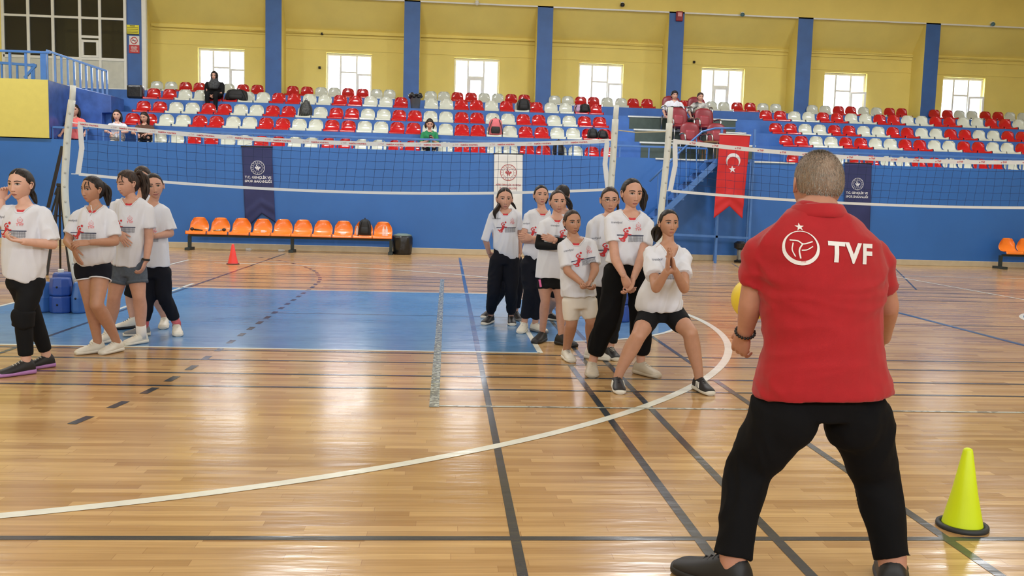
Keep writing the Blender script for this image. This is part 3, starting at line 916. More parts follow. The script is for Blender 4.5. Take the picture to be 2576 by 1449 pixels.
def hair_cap(M, male=0., style='pony', hl=.30, thick=.035, hm=None, part=False, bald=0., nape=-.36):
    x, y, z, nu, nv = head_np(nu=96, nv=72, male=male)
    # hairline: height over the face as a function of |x|, side burn, nape
    ax = np.abs(x)
    front = hl - .9 * np.clip(ax - .12, 0, 1) ** 1.3 - .2 * ax
    line = np.where(y > .02, np.maximum(front, -.02 - .6 * (y - .02)), lerp(-.06, nape, sstep(.0, -.18, y)))
    line = np.where((y > .02) & (y < .12) & (ax > .24), np.minimum(line, -.02 + .8 * (y - .02)), line)
    if style == 'curtain': line = np.where(ax > .2, -.6, line)
    k = sstep(-.01, .075, z - line)
    nx, ny, nz = x / .34 ** 2, y / .43 ** 2, z / .49 ** 2
    ln = np.sqrt(nx ** 2 + ny ** 2 + nz ** 2) + 1e-6
    off = lerp(-.022, thick * (.45 + .55 * sstep(.0, .2, z - line)), k) + .012 * k * np.sin(np.arctan2(x, y) * 40 + z * 8) * .3
    if part: off = off - .03 * k * np.exp(-((x) / .02) ** 2) * (y > -.1) * (z > 0)
    if bald: off = off - .03 * np.exp(-(x / .07) ** 2 - ((y + .3) / .16) ** 2 - ((z - .33) / .13) ** 2)
    X, Y, Z = x + nx / ln * off, y + ny / ln * off, z + nz / ln * off
    V = np.c_[X.ravel(), Y.ravel(), Z.ravel()]
    return V, grid_F(nu, nv)

def xf(V, M):
    V = np.asarray(V, float)
    A = np.array(M)
    return V @ A[:3, :3].T + A[:3, 3]

# ---- hand (length 1 from wrist to middle finger tip; fingers +y, back of the hand +z, thumb +x)
HANDS = {}
def hand_t(curl=.25, spread=.2, thumb=.5):
    key = (curl, spread, thumb)
    if key in HANDS: return HANDS[key]
    sh = [ring_loft([((0, -.12, 0), (.13, 0, 0), (0, 0, .10)), ((0, .02, 0), (.14, 0, 0), (0, 0, .095)), ((.0, .2, 0), (.205, 0, 0), (0, 0, .085)), ((-.005, .4, .005), (.225, 0, 0), (0, 0, .075)), ((-.005, .53, 0), (.205, 0, 0), (0, 0, .055))], 16)]
    for bx, L, r, dc in ((.155, .43, .050, -.1), (.052, .48, .052, 0), (-.055, .45, .049, .06), (-.155, .36, .044, .16)):
        a = (bx) * spread * 2.2
        c = max(0, curl + dc * .6)
        p = V3((bx, .5, 0)); pts = [V3((bx * .95, .38, 0)), p]
        ang = c * .9
        for seg_, w in ((.44, 1.0), (.31, 1.25), (.25, .8)):
            d = V3((math.sin(a) * math.cos(ang), math.cos(a) * math.cos(ang), -math.sin(ang)))
            p = p + d * L * seg_
            pts.append(p); ang += c * w
        sh.append(tube_vf(pts, [r * 1.05, r * 1.04, r, r * .94, r * .74], 10, sub=3, round_caps=True))
    t0 = V3((.11, .08, -.02)); a = .25 + .75 * thumb
    d1 = V3((math.sin(a), math.cos(a), -.25 * (1 - thumb) - .15)); d1 /= np.linalg.norm(d1)
    d2 = V3((math.sin(a * .72), math.cos(a * .72), -.32)); d2 /= np.linalg.norm(d2)
    sh.append(tube_vf([t0, t0 + d1 * .2, t0 + d1 * .2 + d2 * .17, t0 + d1 * .2 + d2 * .31], [.085, .07, .056, .042], 10, sub=3, round_caps=True))
    me = remesh(sh, .019, 2)
    HANDS[key] = me_vf(me)
    return HANDS[key]
def place_hand(wrist, tip, dorsal, L, thumb_side=1, pose=(.25, .2, .5)):
    """thumb_side +1: thumb on the (fingers x dorsal) side"""
    v, f = hand_t(*pose)
    Yv = V3(tip) - V3(wrist); Yv /= np.linalg.norm(Yv)
    Z = V3(dorsal); Z = Z - Yv * (Z @ Yv); Z /= np.linalg.norm(Z)
    X = np.cross(Yv, Z)
    A = np.c_[X * thumb_side, Yv, Z] * L
    V = v @ A.T + V3(wrist)
    if thumb_side < 0: f = [tuple(reversed(q)) for q in f]
    return V, f
DIRS = {'c': (0, -1, 0), 'b': (0, 1, 0), 'u': (0, 0, 1), 'd': (0, 0, -1), 'l': (-1, 0, 0), 'r': (1, 0, 0)}
def dvec(s):
    d = V3((0, 0, 0))
    for c in s: d += V3(DIRS[c])
    return d / np.linalg.norm(d)

# ---- shoes
def shoe(parent, heel, ang, L, upper, sole, laces, W=1., hi=0., trim=None):
    """heel: ground point under the heel, ang: direction of the toe (0 = towards the camera, + to the right)"""
    d = V3((math.sin(ang), -math.cos(ang), 0)); s = V3((math.cos(ang), math.sin(ang), 0)); up = V3((0, 0, 1))
    pr = [(.0, .12, .26), (.03, .145, .37), (.10, .16, .45 + hi), (.22, .165, .47 + hi), (.34, .168, .43 + hi * .3), (.46, .175, .36), (.6, .19, .30), (.75, .2, .25), (.88, .185, .215), (.96, .15, .175), (1., .10, .12)]
    def ringsh(pr, z0, grow=0., topk=1.):
        V = []; n = 18
        for y, w, h in pr:
            for k in range(n):
                t = 2 * PI * k / n
                cx = math.copysign(abs(math.cos(t)) ** .7, math.cos(t)) * (w + grow) * W
                cz = math.sin(t)
                zc = z0 + (h * topk - z0) * (.5 + .5 * math.copysign(abs(cz) ** .75, cz))
                cx *= 1 - .35 * max(0, cz) * (1 if grow == 0 else 0)
                V.append(V3(heel) + (d * (y + (grow if y > .5 else -grow) * 1.2 * (abs(y - .5) * 2)) + s * cx + up * zc) * L)
        F = [(i * n + k, i * n + (k + 1) % n, (i + 1) * n + (k + 1) % n, (i + 1) * n + k) for i in range(len(pr) - 1) for k in range(n)]
        F += [tuple(range(n - 1, -1, -1)), tuple((len(pr) - 1) * n + k for k in range(n))]
        return V, F
    P2 = [tuple(q) for q in catmull(pr, 3)]
    u = MB().add(*ringsh(P2, .045)).build('shoe', upper, parent, True)
    MB().add(*ringsh([(y, w, .14 + .03 * (1 - min(1, y * 2))) for y, w, h in P2], 0., .012)).build('sole', sole, u, True)
    lc = MB()
    for k in range(4):
        y = .36 + k * .075; h = np.interp(y, [p[0] for p in P2], [p[2] for p in P2])
        a = V3(heel) + (d * y + s * .085 * W + up * (h - .03)) * L; b = V3(heel) + (d * y - s * .085 * W + up * (h - .03)) * L; c = V3(heel) + (d * y + up * (h + .012)) * L
        lc.tube([a, c, b], .011 * L, 6)
    lc.build('laces', laces, u)
    if trim is not None:
        tb = MB()
        for sd in (-1, 1):
            for k in range(3):
                y = .42 + .08 * k
                tb.bar(V3(heel) + (d * y + s * sd * .205 * W + up * .15) * L, V3(heel) + (d * (y - .07) + s * sd * .165 * W + up * .32) * L, .012 * L * 2.2, .02 * L)
        tb.build('side_stripes', trim, u)
    return V3(heel) + d * .17 * L

def project_print(vf, bvh, origin, right, up, fwd, off=.003, back=.6):
    """lays flat artwork (x right, y up, metres) on cloth seen along -fwd"""
    V, F = vf
    out, ok = [], []
    for x, y in V:
        p = Vector(origin) + Vector(right) * x + Vector(up) * y + Vector(fwd) * back
        h = bvh.ray_cast(p, -Vector(fwd), 1.4)
        ok.append(h[0] is not None)
        out.append(tuple(h[0] + Vector(fwd) * off) if h[0] else tuple(p))
    F = [f for f in F if all(ok[i] for i in f)]
    return out, F
def subdiv2(vf, mx):
    """splits long triangles/quads of flat artwork"""
    V, F = vf
    me = bpy.data.meshes.new('s'); me.from_pydata([(a, b, 0) for a, b in V], [], F)
    bm = bmesh.new(); bm.from_mesh(me)
    bmesh.ops.triangulate(bm, faces=bm.faces)
    for _ in range(5):
        e = [q for q in bm.edges if q.calc_length() > mx]
        if not e: break
        bmesh.ops.subdivide_edges(bm, edges=e, cuts=1)
        bmesh.ops.triangulate(bm, faces=bm.faces)
    bm.verts.index_update()
    V2 = np.array([v.co[:2] for v in bm.verts]); F2 = [tuple(v.index for v in f.verts) for f in bm.faces]
    bm.free(); bpy.data.meshes.remove(me)
    return V2, F2

def tvf_logo(w):
    """ball ring with a star on top; width w, centred"""
    r = w / 2
    P = [crescent2(0, 0, r, r * .10, r * .86, rot=PI / 2), star2(0, r * 1.22, r * .24)]
    P.append(stroke2([(-.62 * r, .45 * r), (-.2 * r, .42 * r), (.1 * r, .25 * r), (.62 * r, .4 * r)], .07 * r, sub=5))
    P.append(stroke2([(.05 * r, .25 * r), (-.12 * r, -.1 * r), (-.05 * r, -.6 * r)], .08 * r, sub=5))
    P.append(stroke2([(.0 * r, -.12 * r), (.3 * r, -.08 * r), (.62 * r, .12 * r)], .06 * r, sub=5))
    P.append(stroke2([(-.45 * r, .3 * r), (-.5 * r, -.1 * r), (-.32 * r, -.5 * r)], .06 * r, sub=5))
    return join2(P)
TXT = {}
def txt(s, w, bold=0.02, spacing=1.):
    k = (s, bold, spacing)
    if k not in TXT: TXT[k] = text_vf(s, 1., bold=bold, spacing=spacing)
    v, f = TXT[k]
    return v * w, f
def player_art():
    """jumping player, red; unit = metres on the shirt"""
    P = [stroke2([(-.012, .035), (-.004, .01), (-.018, -.02)], [.022, .03, .024], sub=4), disc2(.0, .052, .011, 14), disc2(.012, .082, .011, 14),
         stroke2([(-.01, .036), (-.032, .05), (-.02, .07), (-.005, .072)], .009, sub=4), stroke2([(.002, .034), (.022, .026), (.04, .03)], .009, sub=4),
         stroke2([(-.016, -.015), (-.04, -.028), (-.06, -.022)], [.02, .014, .008], sub=4), stroke2([(-.014, -.018), (-.008, -.04), (-.04, -.042)], [.02, .013, .008], sub=4)]
    return join2(P)
def net_art():
    P = [stroke2([(-.075, .012), (.0, .012), (.13, .012)], .0065, sub=8)]
    G = []
    for k in range(11):
        x = .015 + k * .0105
        G.append(stroke2([(x, .01), (x, -.018), (x - .001, -.04 + .0006 * k)], .0022, sub=3))
    for k in range(5):
        G.append(stroke2([(.012, .002 - k * .0085), (.07, .003 - k * .0085), (.125, .003 - k * .0078)], .0022, sub=5))
    return join2(P), join2(G)
ART = {}
M_PRED = mat('print_red', (196, 40, 50), .6); M_PNAVY = mat('print_navy', (38, 44, 78), .6); M_PGREY = mat('print_grey', (96, 100, 112), .6); M_PPINK = mat('print_pale_red', (226, 112, 116), .6)
def shirt_print(shirt, me, origin, right, up, fwd, k=1., parts='pntw'):
    if not ART:
        ART['p'] = (subdiv2(xf2(player_art(), .86, -.006, .0, -.2), .012), M_PRED); a, b = net_art(); ART['n'] = (a, M_PNAVY); ART['g'] = (b, M_PGREY)
        ART['w'] = (xf2(txt('trendyol', .08, .0), 1, -.075, .105), mat('wordmark_grey', (84, 88, 104), .6))
        ART['t'] = (join2([xf2(tvf_logo(.036), 1, .09, .088), xf2(txt('TVF', .048, .02, 1.1), 1, .09, .058)]), M_PPINK)
    V, F = me_vf(me)
    b = bvh_of(V, F)
    for q in ('p', 'n', 'g', 'w', 't'):
        if q not in parts and not (q == 'g' and 'n' in parts): continue
        (vf, m) = ART[q]
        mb = MB().add(*project_print((vf[0] * k, vf[1]), b, origin, right, up, fwd, .0035 if q in 'pwt' else .0028))
        if mb.f: mb.build({'p': 'player_print', 'n': 'net_band_print', 'g': 'net_print', 'w': 'wordmark_print', 't': 'club_print'}[q], m, shirt)

def person(name_label, cat, spec, group=None):
    S = spec
    zk, ox, oy = {'L': (2.5875, 0, 400), 'R': (2.4156, 1180, 430), 'P': (1, 0, 0), 'C': (1.3065, 1720, 340), 'A': (8.05, 120, 180), 'B': (6.44, 1520, 200), 'W': (7.246, 480, 100)}[S.get('z', 'P')]
    Y0 = S['Y']
    def J(p, Y=None):
        if isinstance(p, np.ndarray): return p
        dy = p[2] if len(p) > 2 else 0.
        return V3(at(ox + p[0] / zk, oy + p[1] / zk, (Y or Y0) + dy))
    def M_(d): return d / zk / pxm(Y0)
    vox = S.get('vox', .011)
    sk = SKINS[S.get('skin', 'b')]
    by = S.get('by', 0.)
    fwd = V3((math.sin(by), -math.cos(by), 0)); right = V3((math.cos(by), math.sin(by), 0)); up = V3((0, 0, 1))
    k = S.get('k', 1.)                       # body build
    # feet first: they stand on the floor
    feet = []
    for f in S.get('feet', []):
        g = f.get('at3'); 
        if g is None: g = gp(ox + f['p'][0] / zk, oy + f['p'][1] / zk)
        g = V3((g[0], g[1], g[2] if len(g) > 2 else 0))
        L = f.get('L', .235)
        d = V3((math.sin(f['a']), -math.cos(f['a']), 0))
        heel = g - d * L * .5                # p is the middle of the sole
        feet.append((heel, f['a'], L, f))
    base = np.mean([q[0] for q in feet], axis=0) if feet else J(S['pel']) * V3((1, 1, 0)) + V3((0, 0, S.get('base_z', 0)))
    root = empty('person', tuple(base))
    tag(root, name_label, cat, group)
    body = []
    nb = J(S['n'])
    # head
    hs = S['head']; hc = J(hs['c']); Sz = hs['H'] if hs.get('m') else M_(hs['H'])
    male = 1. if S.get('male') else 0.
    HM = Matrix.Translation(Vector(hc)) @ Matrix.Rotation(PI + hs.get('yaw', 0), 4, 'Z') @ Matrix.Rotation(-hs.get('pitch', 0), 4, 'X') @ Matrix.Rotation(hs.get('roll', 0), 4, 'Y') @ Matrix.Scale(Sz, 4)
    hb = V3(HM @ Vector((0, -.1, -.16))); hb2 = V3(HM @ Vector((0, -.06, -.34)))
    nr = S.get('neck', .042 * k)
    body.append(tube_vf([hb, hb2, lerp(hb2, nb, .6), nb + fwd * -.005, nb - up * .06], [nr * 1.05, nr * .98, nr, nr * 1.12, nr * 1.3], 16, sub=3))
    sl, sr = J(S['sl']), J(S['sr'])
    # torso from the shirt outline
    rows = []
    for r in S['rows']:
        if len(r) == 3: rows.append((V3(r[0]), right * r[1], fwd * r[2])); continue
        xl, yl, xr, yr = r[:4]; b = r[4] if len(r) > 4 else None; dy = r[5] if len(r) > 5 else 0
        pl, pr_ = J((xl, yl, dy - .0)), J((xr, yr, dy))
        c = (pl + pr_) / 2; l = (pr_ - pl) / 2
        if by: l = right * np.linalg.norm(l[:2]) + up * l[2]
        w = np.linalg.norm(l)
        rows.append((c, l, fwd * (b if b else w * .68)))
    cover = S.get('fit', .78)
    tor = []
    nR = len(rows)
    for i, (c, l, f) in enumerate(rows):
        q = .88 if i <= 1 else (cover if i <= 2 else cover * .9)
        tor.append((c - up * .006, l * q, f * (q if i > 1 else .9)))
    # leave the last (hem) row out of the body if it hangs below the hips
    if S.get('pel') is not None:
        pel = J(S['pel'])
        tor = [t for t in tor if t[0][2] > pel[2] + .07]
        tor.append((pel, right * .1 * k, fwd * .075 * k)); tor.append((pel - up * .06, right * .09 * k, fwd * .07 * k))
    body.append(ring_loft(tor))
    for p in (sl, sr): body.append(ellipsoid(p, (right * .034 * k, fwd * .034 * k, up * .034 * k), 14, 8))
    ar = S.get('arm', (.043, .037, .034, .026)); ar = [q * k for q in ar]
    hands = []
    arms = {}
    for sd, s0 in (('l', sl), ('r', sr)):
        if 'e' + sd not in S: continue
        e, w = J(S['e' + sd]), J(S['w' + sd])
        arms[sd] = (s0, e, w)
        body.append(tube_vf([s0, lerp(s0, e, .5), lerp(s0, e, .93), e], [ar[0] * .75, ar[0] * .88, ar[1], ar[1]], 14, sub=2, round_caps=True))
        body.append(tube_vf([e, lerp(e, w, .25), lerp(e, w, .7), w], [ar[1] * .98, ar[2] * 1.06, ar[2] * .86, ar[3]], 14, sub=2, round_caps=True))
        h = S.get('h' + sd)
        if h:
            tip = J(h['t']); L = h.get('L', .165 * k)
            hands.append(place_hand(w, tip, dvec(h['d']), L, h.get('s', 1), h.get('pose', (.25, .15, .5))))
    lr = S.get('leg', (.074, .052, .05, .033)); lr = [q * k for q in lr]; lr[0] *= .92
    if S.get('bottom') and S['bottom'].get('end', 1.95) > 1: lr = [q * .78 for q in lr[:3]] + [lr[3]]
    legs = []
    for i, (sd) in enumerate('lr'):
        if 'p' + sd not in S: continue
        hp, kn = J(S['p' + sd]), J(S['k' + sd])
        if i < len(feet):
            heel, a, L, f = feet[i]
            d = V3((math.sin(a), -math.cos(a), 0))
            an = heel + d * L * .22 + up * L * .42
            if 'az' in f: an = J(f['az'])
        else: an = J(S['a' + sd])
        legs.append((hp, kn, an))
        body.append(tube_vf([hp - up * .01, lerp(hp, kn, .35), lerp(hp, kn, .85), kn], [lr[0] * .72, lr[0] * .92, lr[1] * 1.06, lr[1]], 16, sub=2, round_caps=True))
        cv = -fwd * .012
        body.append(tube_vf([kn, lerp(kn, an, .25) + cv, lerp(kn, an, .45) + cv, lerp(kn, an, .85), an - up * .03], [lr[1] * .97, lr[2] * 1.08, lr[2], lr[3] * 1.1, lr[3]], 16, sub=2, round_caps=True))
    bm_ = remesh(body, max(vox, .011), 3)
    mb = MB(); mb.add(*me_vf(bm_))
    for v, f in hands: mb.add(v, f)
    HV, HF, hbv = head_base(male)
    if not hs.get('noface'):
        pass
    mb.add(xf(HV, HM), HF)
    for s in (-1, 1):
        if hs.get('ears', True):
            for v, f in ear(s): mb.add(xf(v, HM), f)
    if not hs.get('noface'):
        for v, f, mi in face_parts(hbv, hs.get('gaze', 0), hs.get('smile', 0), hs.get('closed', False), hs.get('brow', 1.)): mb.add(xf(v, HM), f, mi)
    bo = mb.build('body', [sk, M_LIP, M_SCL, M_IRIS, M_BROW, M_LASH], root, True)
    # hair
    hm = HAIR[S.get('hair', 'dark')]
    if hs.get('cap', True):
        V, F = hair_cap(HM, male, hs.get('style', 'pony'), hs.get('hl', .27), hs.get('thick', .035), part=hs.get('part', False), nape=hs.get('nape', -.36), bald=hs.get('bald', 0.))
        hr = MB(); hr.add(xf(V, HM), F)
        for pth, rr in S.get('locks', []):
            pts = [J(q) for q in pth]
            hr.add(*tube_vf(pts, [(q * .8, q * .62) for q in rr], 12, sub=4, round_caps=True))
            rg = np.random.default_rng(len(hr.v))
            for _ in range(9 if max(rr) > .015 else 2):
                o_ = rg.normal(0, .5, 3)
                p2 = [p + o_ * r_ * (.9 if j else .5) + rg.normal(0, .12, 3) * r_ for j, (p, r_) in enumerate(zip(pts, rr))]
                hr.add(*tube_vf(p2, [max(.0016, q * (.36 if j < len(rr) - 1 else .18)) for j, q in enumerate(rr)], 8, sub=4, round_caps=True))
        for pth, rr in S.get('hlocks', []):      # in head coordinates
            pts = [V3(HM @ Vector(q)) for q in pth]
            hr.add(*tube_vf(pts, [q * Sz for q in rr], 10, sub=4, round_caps=True))
        hr.build('hair', hm, root, True)
    # shirt
    if S.get('shirt', 'white'):
        sh = [ring_loft(rows)]
        for sd, frac, r0, r1 in S.get('sleeves', []):
            s0, e, w = arms[sd]
            if not S.get('male'): r0, r1 = r0 * .82, r1 * .7
            if frac <= 1: en = lerp(s0, e, frac); pts = [lerp(s0, nb - up * .05, .25), s0, lerp(s0, en, .5), en]
            else: en = lerp(e, w, frac - 1); pts = [lerp(s0, nb - up * .05, .25), s0, e, en]
            sh.append(tube_vf(pts, [r0 * .7, r0 * .9, lerp(r0, r1, .45), r1], 18, sub=3))
        cut = None
        if S.get('cut', True):
            cw, cd = S.get('cutw', .07), S.get('cutd', .052)
            pl_ = [(-cw * .75, .09), (-cw, .03), (-cw, .004), (-cw * .62, -cd * .55), (-cw * .34, -cd), (cw * .34, -cd), (cw * .62, -cd * .55), (cw, .004), (cw, .03), (cw * .75, .09)]
            c3 = [nb + right * a_ + up * b_ - fwd * .03 for a_, b_ in pl_]
            q = MB(); q.prism([tuple(p) for p in c3], tuple(fwd * .26)); cut = [(q.v, q.f), ellipsoid(nb + up * .035, (right * cw * .98, fwd * .075, up * .045), 28, 16)]
        vs = S.get('svox', .0085)
        me = remesh(sh, max(vs, vox * .7), 2)
        wrinkle(me, S.get('wk', .0105), S.get('ws', 10), S.get('seed', 1), S.get('wst', (1, 1, .33)), .2)
        band = None
        if cut:
            full = bvh_of(*me_vf(me))
            bp = [(-cw * 1.0, .012), (-cw, .0), (-cw * .62, -cd * .55), (-cw * .34, -cd), (0, -cd * 1.04), (cw * .34, -cd), (cw * .62, -cd * .55), (cw, .0), (cw * 1.0, .012)]
            bp = [(q[0], q[1]) for q in catmull([V3((a_, b_)) for a_, b_ in bp], 4)]
            pv = []
            for a_, b_ in bp:
                h = full.ray_cast(Vector(nb + right * a_ + up * b_ + fwd * .4), -Vector(fwd), 1.)
                if h[0]: pv.append(V3(h[0]) + fwd * .0005)
            band = pv
            zmax, nv0 = me_np(me)[:, 2].max(), len(me.vertices)
            for attempt in range(6):
                ob = bpy.data.objects.new('x', me); COL.objects.link(ob); cs = []
                for c_ in cut:
                    cm = MB().add(*c_).mesh('c'); bm = bmesh.new(); bm.from_mesh(cm); bmesh.ops.recalc_face_normals(bm, faces=bm.faces); bm.to_mesh(cm); bm.free()
                    cm.transform(Matrix.Translation(Vector((.0007, .0011, .0009)) * attempt))
                    co = bpy.data.objects.new('c', cm); COL.objects.link(co); cs.append(co)
                    b = ob.modifiers.new('b', 'BOOLEAN'); b.operation = 'DIFFERENCE'; b.object = co; b.solver = 'EXACT' if attempt < 4 else 'FAST'
                dg = bpy.context.evaluated_depsgraph_get()
                m2 = bpy.data.meshes.new_from_object(ob.evaluated_get(dg), depsgraph=dg)
                bpy.data.objects.remove(ob)
                for co in cs: bpy.data.objects.remove(co)
                P_ = me_np(m2)
                if len(P_) > nv0 * .6 and P_[:, 2].max() < zmax + .004: break
            me = m2
        me.materials.clear()
        so_ = link_mesh('shirt', me, CLOTH[S.get('shirt', 'white')], root, True)
        if band and len(band) > 4:
            MB().tube(band, (.0045), 8).build('collar_band', CLOTH[S.get('shirt', 'white')], so_, True)
        if S.get('print'):
            pr_ = S['print']; o3 = J(pr_['c'])
            ra = pr_.get('rot', 0); rt = right * math.cos(ra) + up * math.sin(ra); u2 = -right * math.sin(ra) + up * math.cos(ra)
            shirt_print(so_, me, o3, rt, u2, fwd, pr_.get('k', 1.), pr_.get('parts', 'pntw'))
        if S.get('undershirt', True) and S.get('shirt', 'white') == 'white' and S.get('cut', True):
            b = bvh_of(*me_vf(bm_))
            c0 = (0, -S.get('cutd', .052) + .004); w_ = .027
            vf = stroke2([(c0[0] - w_, c0[1] + .008), (c0[0], c0[1] + .004), (c0[0] + w_, c0[1] + .008)], .02, sub=6)
            v, f = project_print(vf, b, nb + fwd * .0, right, up, fwd, .0035, .4)
            if f: MB().add(v, f).build('inner_collar', M_PRED, so_)
    # trousers, shorts or leggings
    bt = S.get('bottom')
    if bt and legs:
        sh = []
        if S.get('pel') is not None:
            pel = J(S['pel']); wv = bt.get('waist', .132 * k)
            sh.append(ring_loft([(pel + up * bt.get('top', .08), right * wv * .8, fwd * .085 * k), (pel, right * wv * .92, fwd * .098 * k), (pel - up * .08, right * wv * .9, fwd * .095 * k)]))
        for hp, kn, an in legs:
            R = bt['r']
            end = bt.get('end', 1.95)
            P = [hp + up * .02, lerp(hp, kn, .5), kn, lerp(kn, an, .5), an]
            Rr = list(R)
            if end <= 1:
                P = [hp + up * .02, lerp(hp, kn, end * .5), lerp(hp, kn, end)]; Rr = R[:3]
            else:
                e = end - 1; P = [hp + up * .02, lerp(hp, kn, .5), kn, lerp(kn, an, e * .5), lerp(kn, an, e * .93), lerp(kn, an, e)]; Rr = [R[0], R[1], R[2], R[3], R[4], R[4] * bt.get('cuff', .9)]
            sh.append(tube_vf(P, Rr, 20, sub=3))
            sh.append(ellipsoid(hp - up * .005, (right * R[0] * 1.0, fwd * R[0] * .98, up * R[0] * 1.0), 18, 10))
        me = remesh(sh, vox, 3)
        wrinkle(me, bt.get('wr', .006), bt.get('ws', 10), S.get('seed', 1) + 5, (1, 1, .7), .2)
        me.materials.clear()
        bo_ = link_mesh(bt.get('name', 'trousers'), me, CLOTH[bt.get('c', 'black')], root, True)
        if bt.get('trim'):
            tb = MB()
            for hp, kn, an in legs:
                e = lerp(hp, kn, bt['end']); d = (kn - hp) / np.linalg.norm(kn - hp)
                r = bt['r'][2] * 1.02; pts = []
                a = np.cross(d, fwd); a /= np.linalg.norm(a); b2 = np.cross(d, a)
                for q in range(17): pts.append(e + (a * math.cos(q * PI / 8) + b2 * math.sin(q * PI / 8)) * r)
                tb.tube(pts, .006, 6, caps=False)
            tb.build('trim_edge', CLOTH['white'], bo_, True)
        if bt.get('cuffs'):
            tb = MB()
            for hp, kn, an in legs:
                tb.tube([lerp(hp, kn, bt['end'] - .12), lerp(hp, kn, bt['end'])], bt['r'][2] * 1.06, 20)
            tb.build('turned_up_cuffs', CLOTH['denim'], bo_, True)
    # socks and shoes
    for i, (heel, a, L, f) in enumerate(feet):
        if f.get('hide'): continue
        an = shoe(root, heel, a, L, f['u'], f['s'], f.get('lc', f['s']), f.get('W', 1.), f.get('hi', 0), f.get('trim'))
        if f.get('sock') is not None and i < len(legs):
            h = f.get('sockh', .05)
            p = legs[i][2]; q = lerp(legs[i][2], legs[i][1], h / .33)
            MB().tube([p - up * .05, p, q], lr[3] * 1.2, 16).build('sock', f['sock'], root, True)
    return root, dict(J=J, HM=HM, nb=nb, fwd=fwd, right=right, up=up, sl=sl, sr=sr, arms=arms, legs=legs, bvh=bm_)
# ------------------------------------------------------------------ the players
sm = lambda n, rgb: mat('shoe_' + n, rgb, .55, var=.06, vscale=20)
S_WH, S_BE, S_BK, S_LIL, S_GR, S_PK = sm('white', (214, 210, 200)), sm('beige', (182, 170, 152)), sm('black', (26, 26, 30)), sm('lilac', (170, 120, 180)), sm('grey', (120, 122, 126)), sm('pink', (190, 90, 100))
SOCK = mat('white_sock', (224, 220, 218), .8)
DSOCK = mat('dark_sock', (34, 34, 42), .8)

g1 = dict(z='L', Y=6.75, skin='a', hair='dark', seed=1, head=dict(c=(132, 166), H=198, yaw=-.2, style='pony', hl=.3, part=True), n=(165, 300),
    sl=(62, 334), sr=(283, 358), el=(-30, 445, -.02), wl=(12, 272, .0), er=(343, 556, -.03), wr=(150, 538, -.22),
    hl=dict(t=(30, 172, .0), d='lb', s=-1, pose=(.6, .2, .5), L=.14), hr=dict(t=(8, 515, -.3), d='d', s=-1, pose=(.6, .1, .6), L=.15),
    rows=[(118, 292, 222, 292, .05), (58, 322, 282, 326, .08), (28, 420, 282, 420, .115), (20, 560, 300, 560, .12), (18, 680, 300, 700, .12), (20, 748, 272, 822, .11)],
    sleeves=[('l', .8, .065, .08), ('r', .9, .07, .092)], pel=(165, 775), pl=(215, 800), pr=(120, 795), kl=(152, 1015, -.1), kr=(208, 1000, .1),
    locks=[([(195, 190, .06), (215, 240, .08), (232, 285, .06), (228, 270, .05)], [.03, .025, .012, .006])],
    feet=[dict(p=(105, 1409), a=-.78, L=.25, u=S_BK, s=S_LIL, lc=S_WH), dict(p=(249, 1364), a=-.74, L=.23, u=S_BK, s=S_LIL, lc=S_WH)],
    bottom=dict(c='black', r=[.085, .08, .062, .058, .05], end=1.9, wr=.004), print=dict(c=(94, 474)))
r1, i1 = person('girl in white jersey at the far left, one hand raised to her ear', 'person', g1, 'girls waiting on the left')
kp = MB(); J = i1['J']
kp.add(*me_vf(remesh([ellipsoid(J((132, 1045, -.13)), ((.062, 0, 0), (0, .05, 0), (-.02, 0, .085)), 16, 10), tube_vf([J((158, 985, -.1)), J((150, 1090, -.1))], .074, 18)], .012, 2)))
kp.build('knee_pad', CLOTH['black'], r1, True)

g2 = dict(z='L', Y=7.5, skin='c', hair='dark', seed=2, head=dict(c=(598, 200), H=170, yaw=-.5, gaze=-.4, style='pony', hl=.31), n=(622, 308),
    sl=(512, 366), sr=(712, 364), el=(440, 535, -.05), wl=(478, 582, -.2), er=(748, 538, -.04), wr=(590, 543, -.22),
    hl=dict(t=(512, 668, -.22), d='cl', s=-1, pose=(.15, .5, .3), L=.15), hr=dict(t=(455, 552, -.29), d='uc', s=1, pose=(.35, .3, .3), L=.155),
    rows=[(572, 298, 678, 298, .05), (506, 346, 718, 346, .08), (496, 430, 716, 430, .11), (494, 560, 745, 560, .12), (484, 645, 742, 630, .125), (508, 695, 722, 668, .11), (545, 712, 680, 690, .08)],
    sleeves=[('l', .74, .062, .085), ('r', .8, .062, .088)], pel=(605, 690), pl=(550, 705), pr=(662, 705), kl=(587, 935, -.02), kr=(628, 950, -.12),
    locks=[([(640, 150, .06), (680, 190, .09), (695, 240, .09), (700, 300, .07)], [.035, .045, .036, .012]), ([(560, 150, -.09), (550, 175, -.105), (552, 198, -.105)], [.006, .004, .0015]), ([(575, 148, -.1), (580, 178, -.112), (592, 200, -.1)], [.006, .004, .0015])],
    leg=(.082, .052, .05, .034), feet=[dict(p=(587, 1266), a=-.8, L=.23, u=S_WH, s=S_WH, lc=S_BE), dict(p=(725, 1262), a=-.4, L=.23, u=S_WH, s=S_WH, lc=S_BE)],
    bottom=dict(name='shorts', c='navyblack', r=[.08, .082, .08], end=.33, trim=True, waist=.145), print=dict(c=(553, 487)))
r2, i2 = person('girl in white jersey and black white-edged shorts, one hand laid over her other wrist', 'person', g2, 'girls waiting on the left')
nk = MB(); J = i2['J']
nk.tube([J((590, 300, -.075)), J((600, 345, -.115)), J((586, 372, -.12)), J((598, 345, -.115)), J((640, 300, -.07))], .0022, 5)
nk.build('necklace', M_STEEL, r2)
bk = MB()   # dark swoosh marks on both shoes
for sx, sy in ((2,0),):
    pass

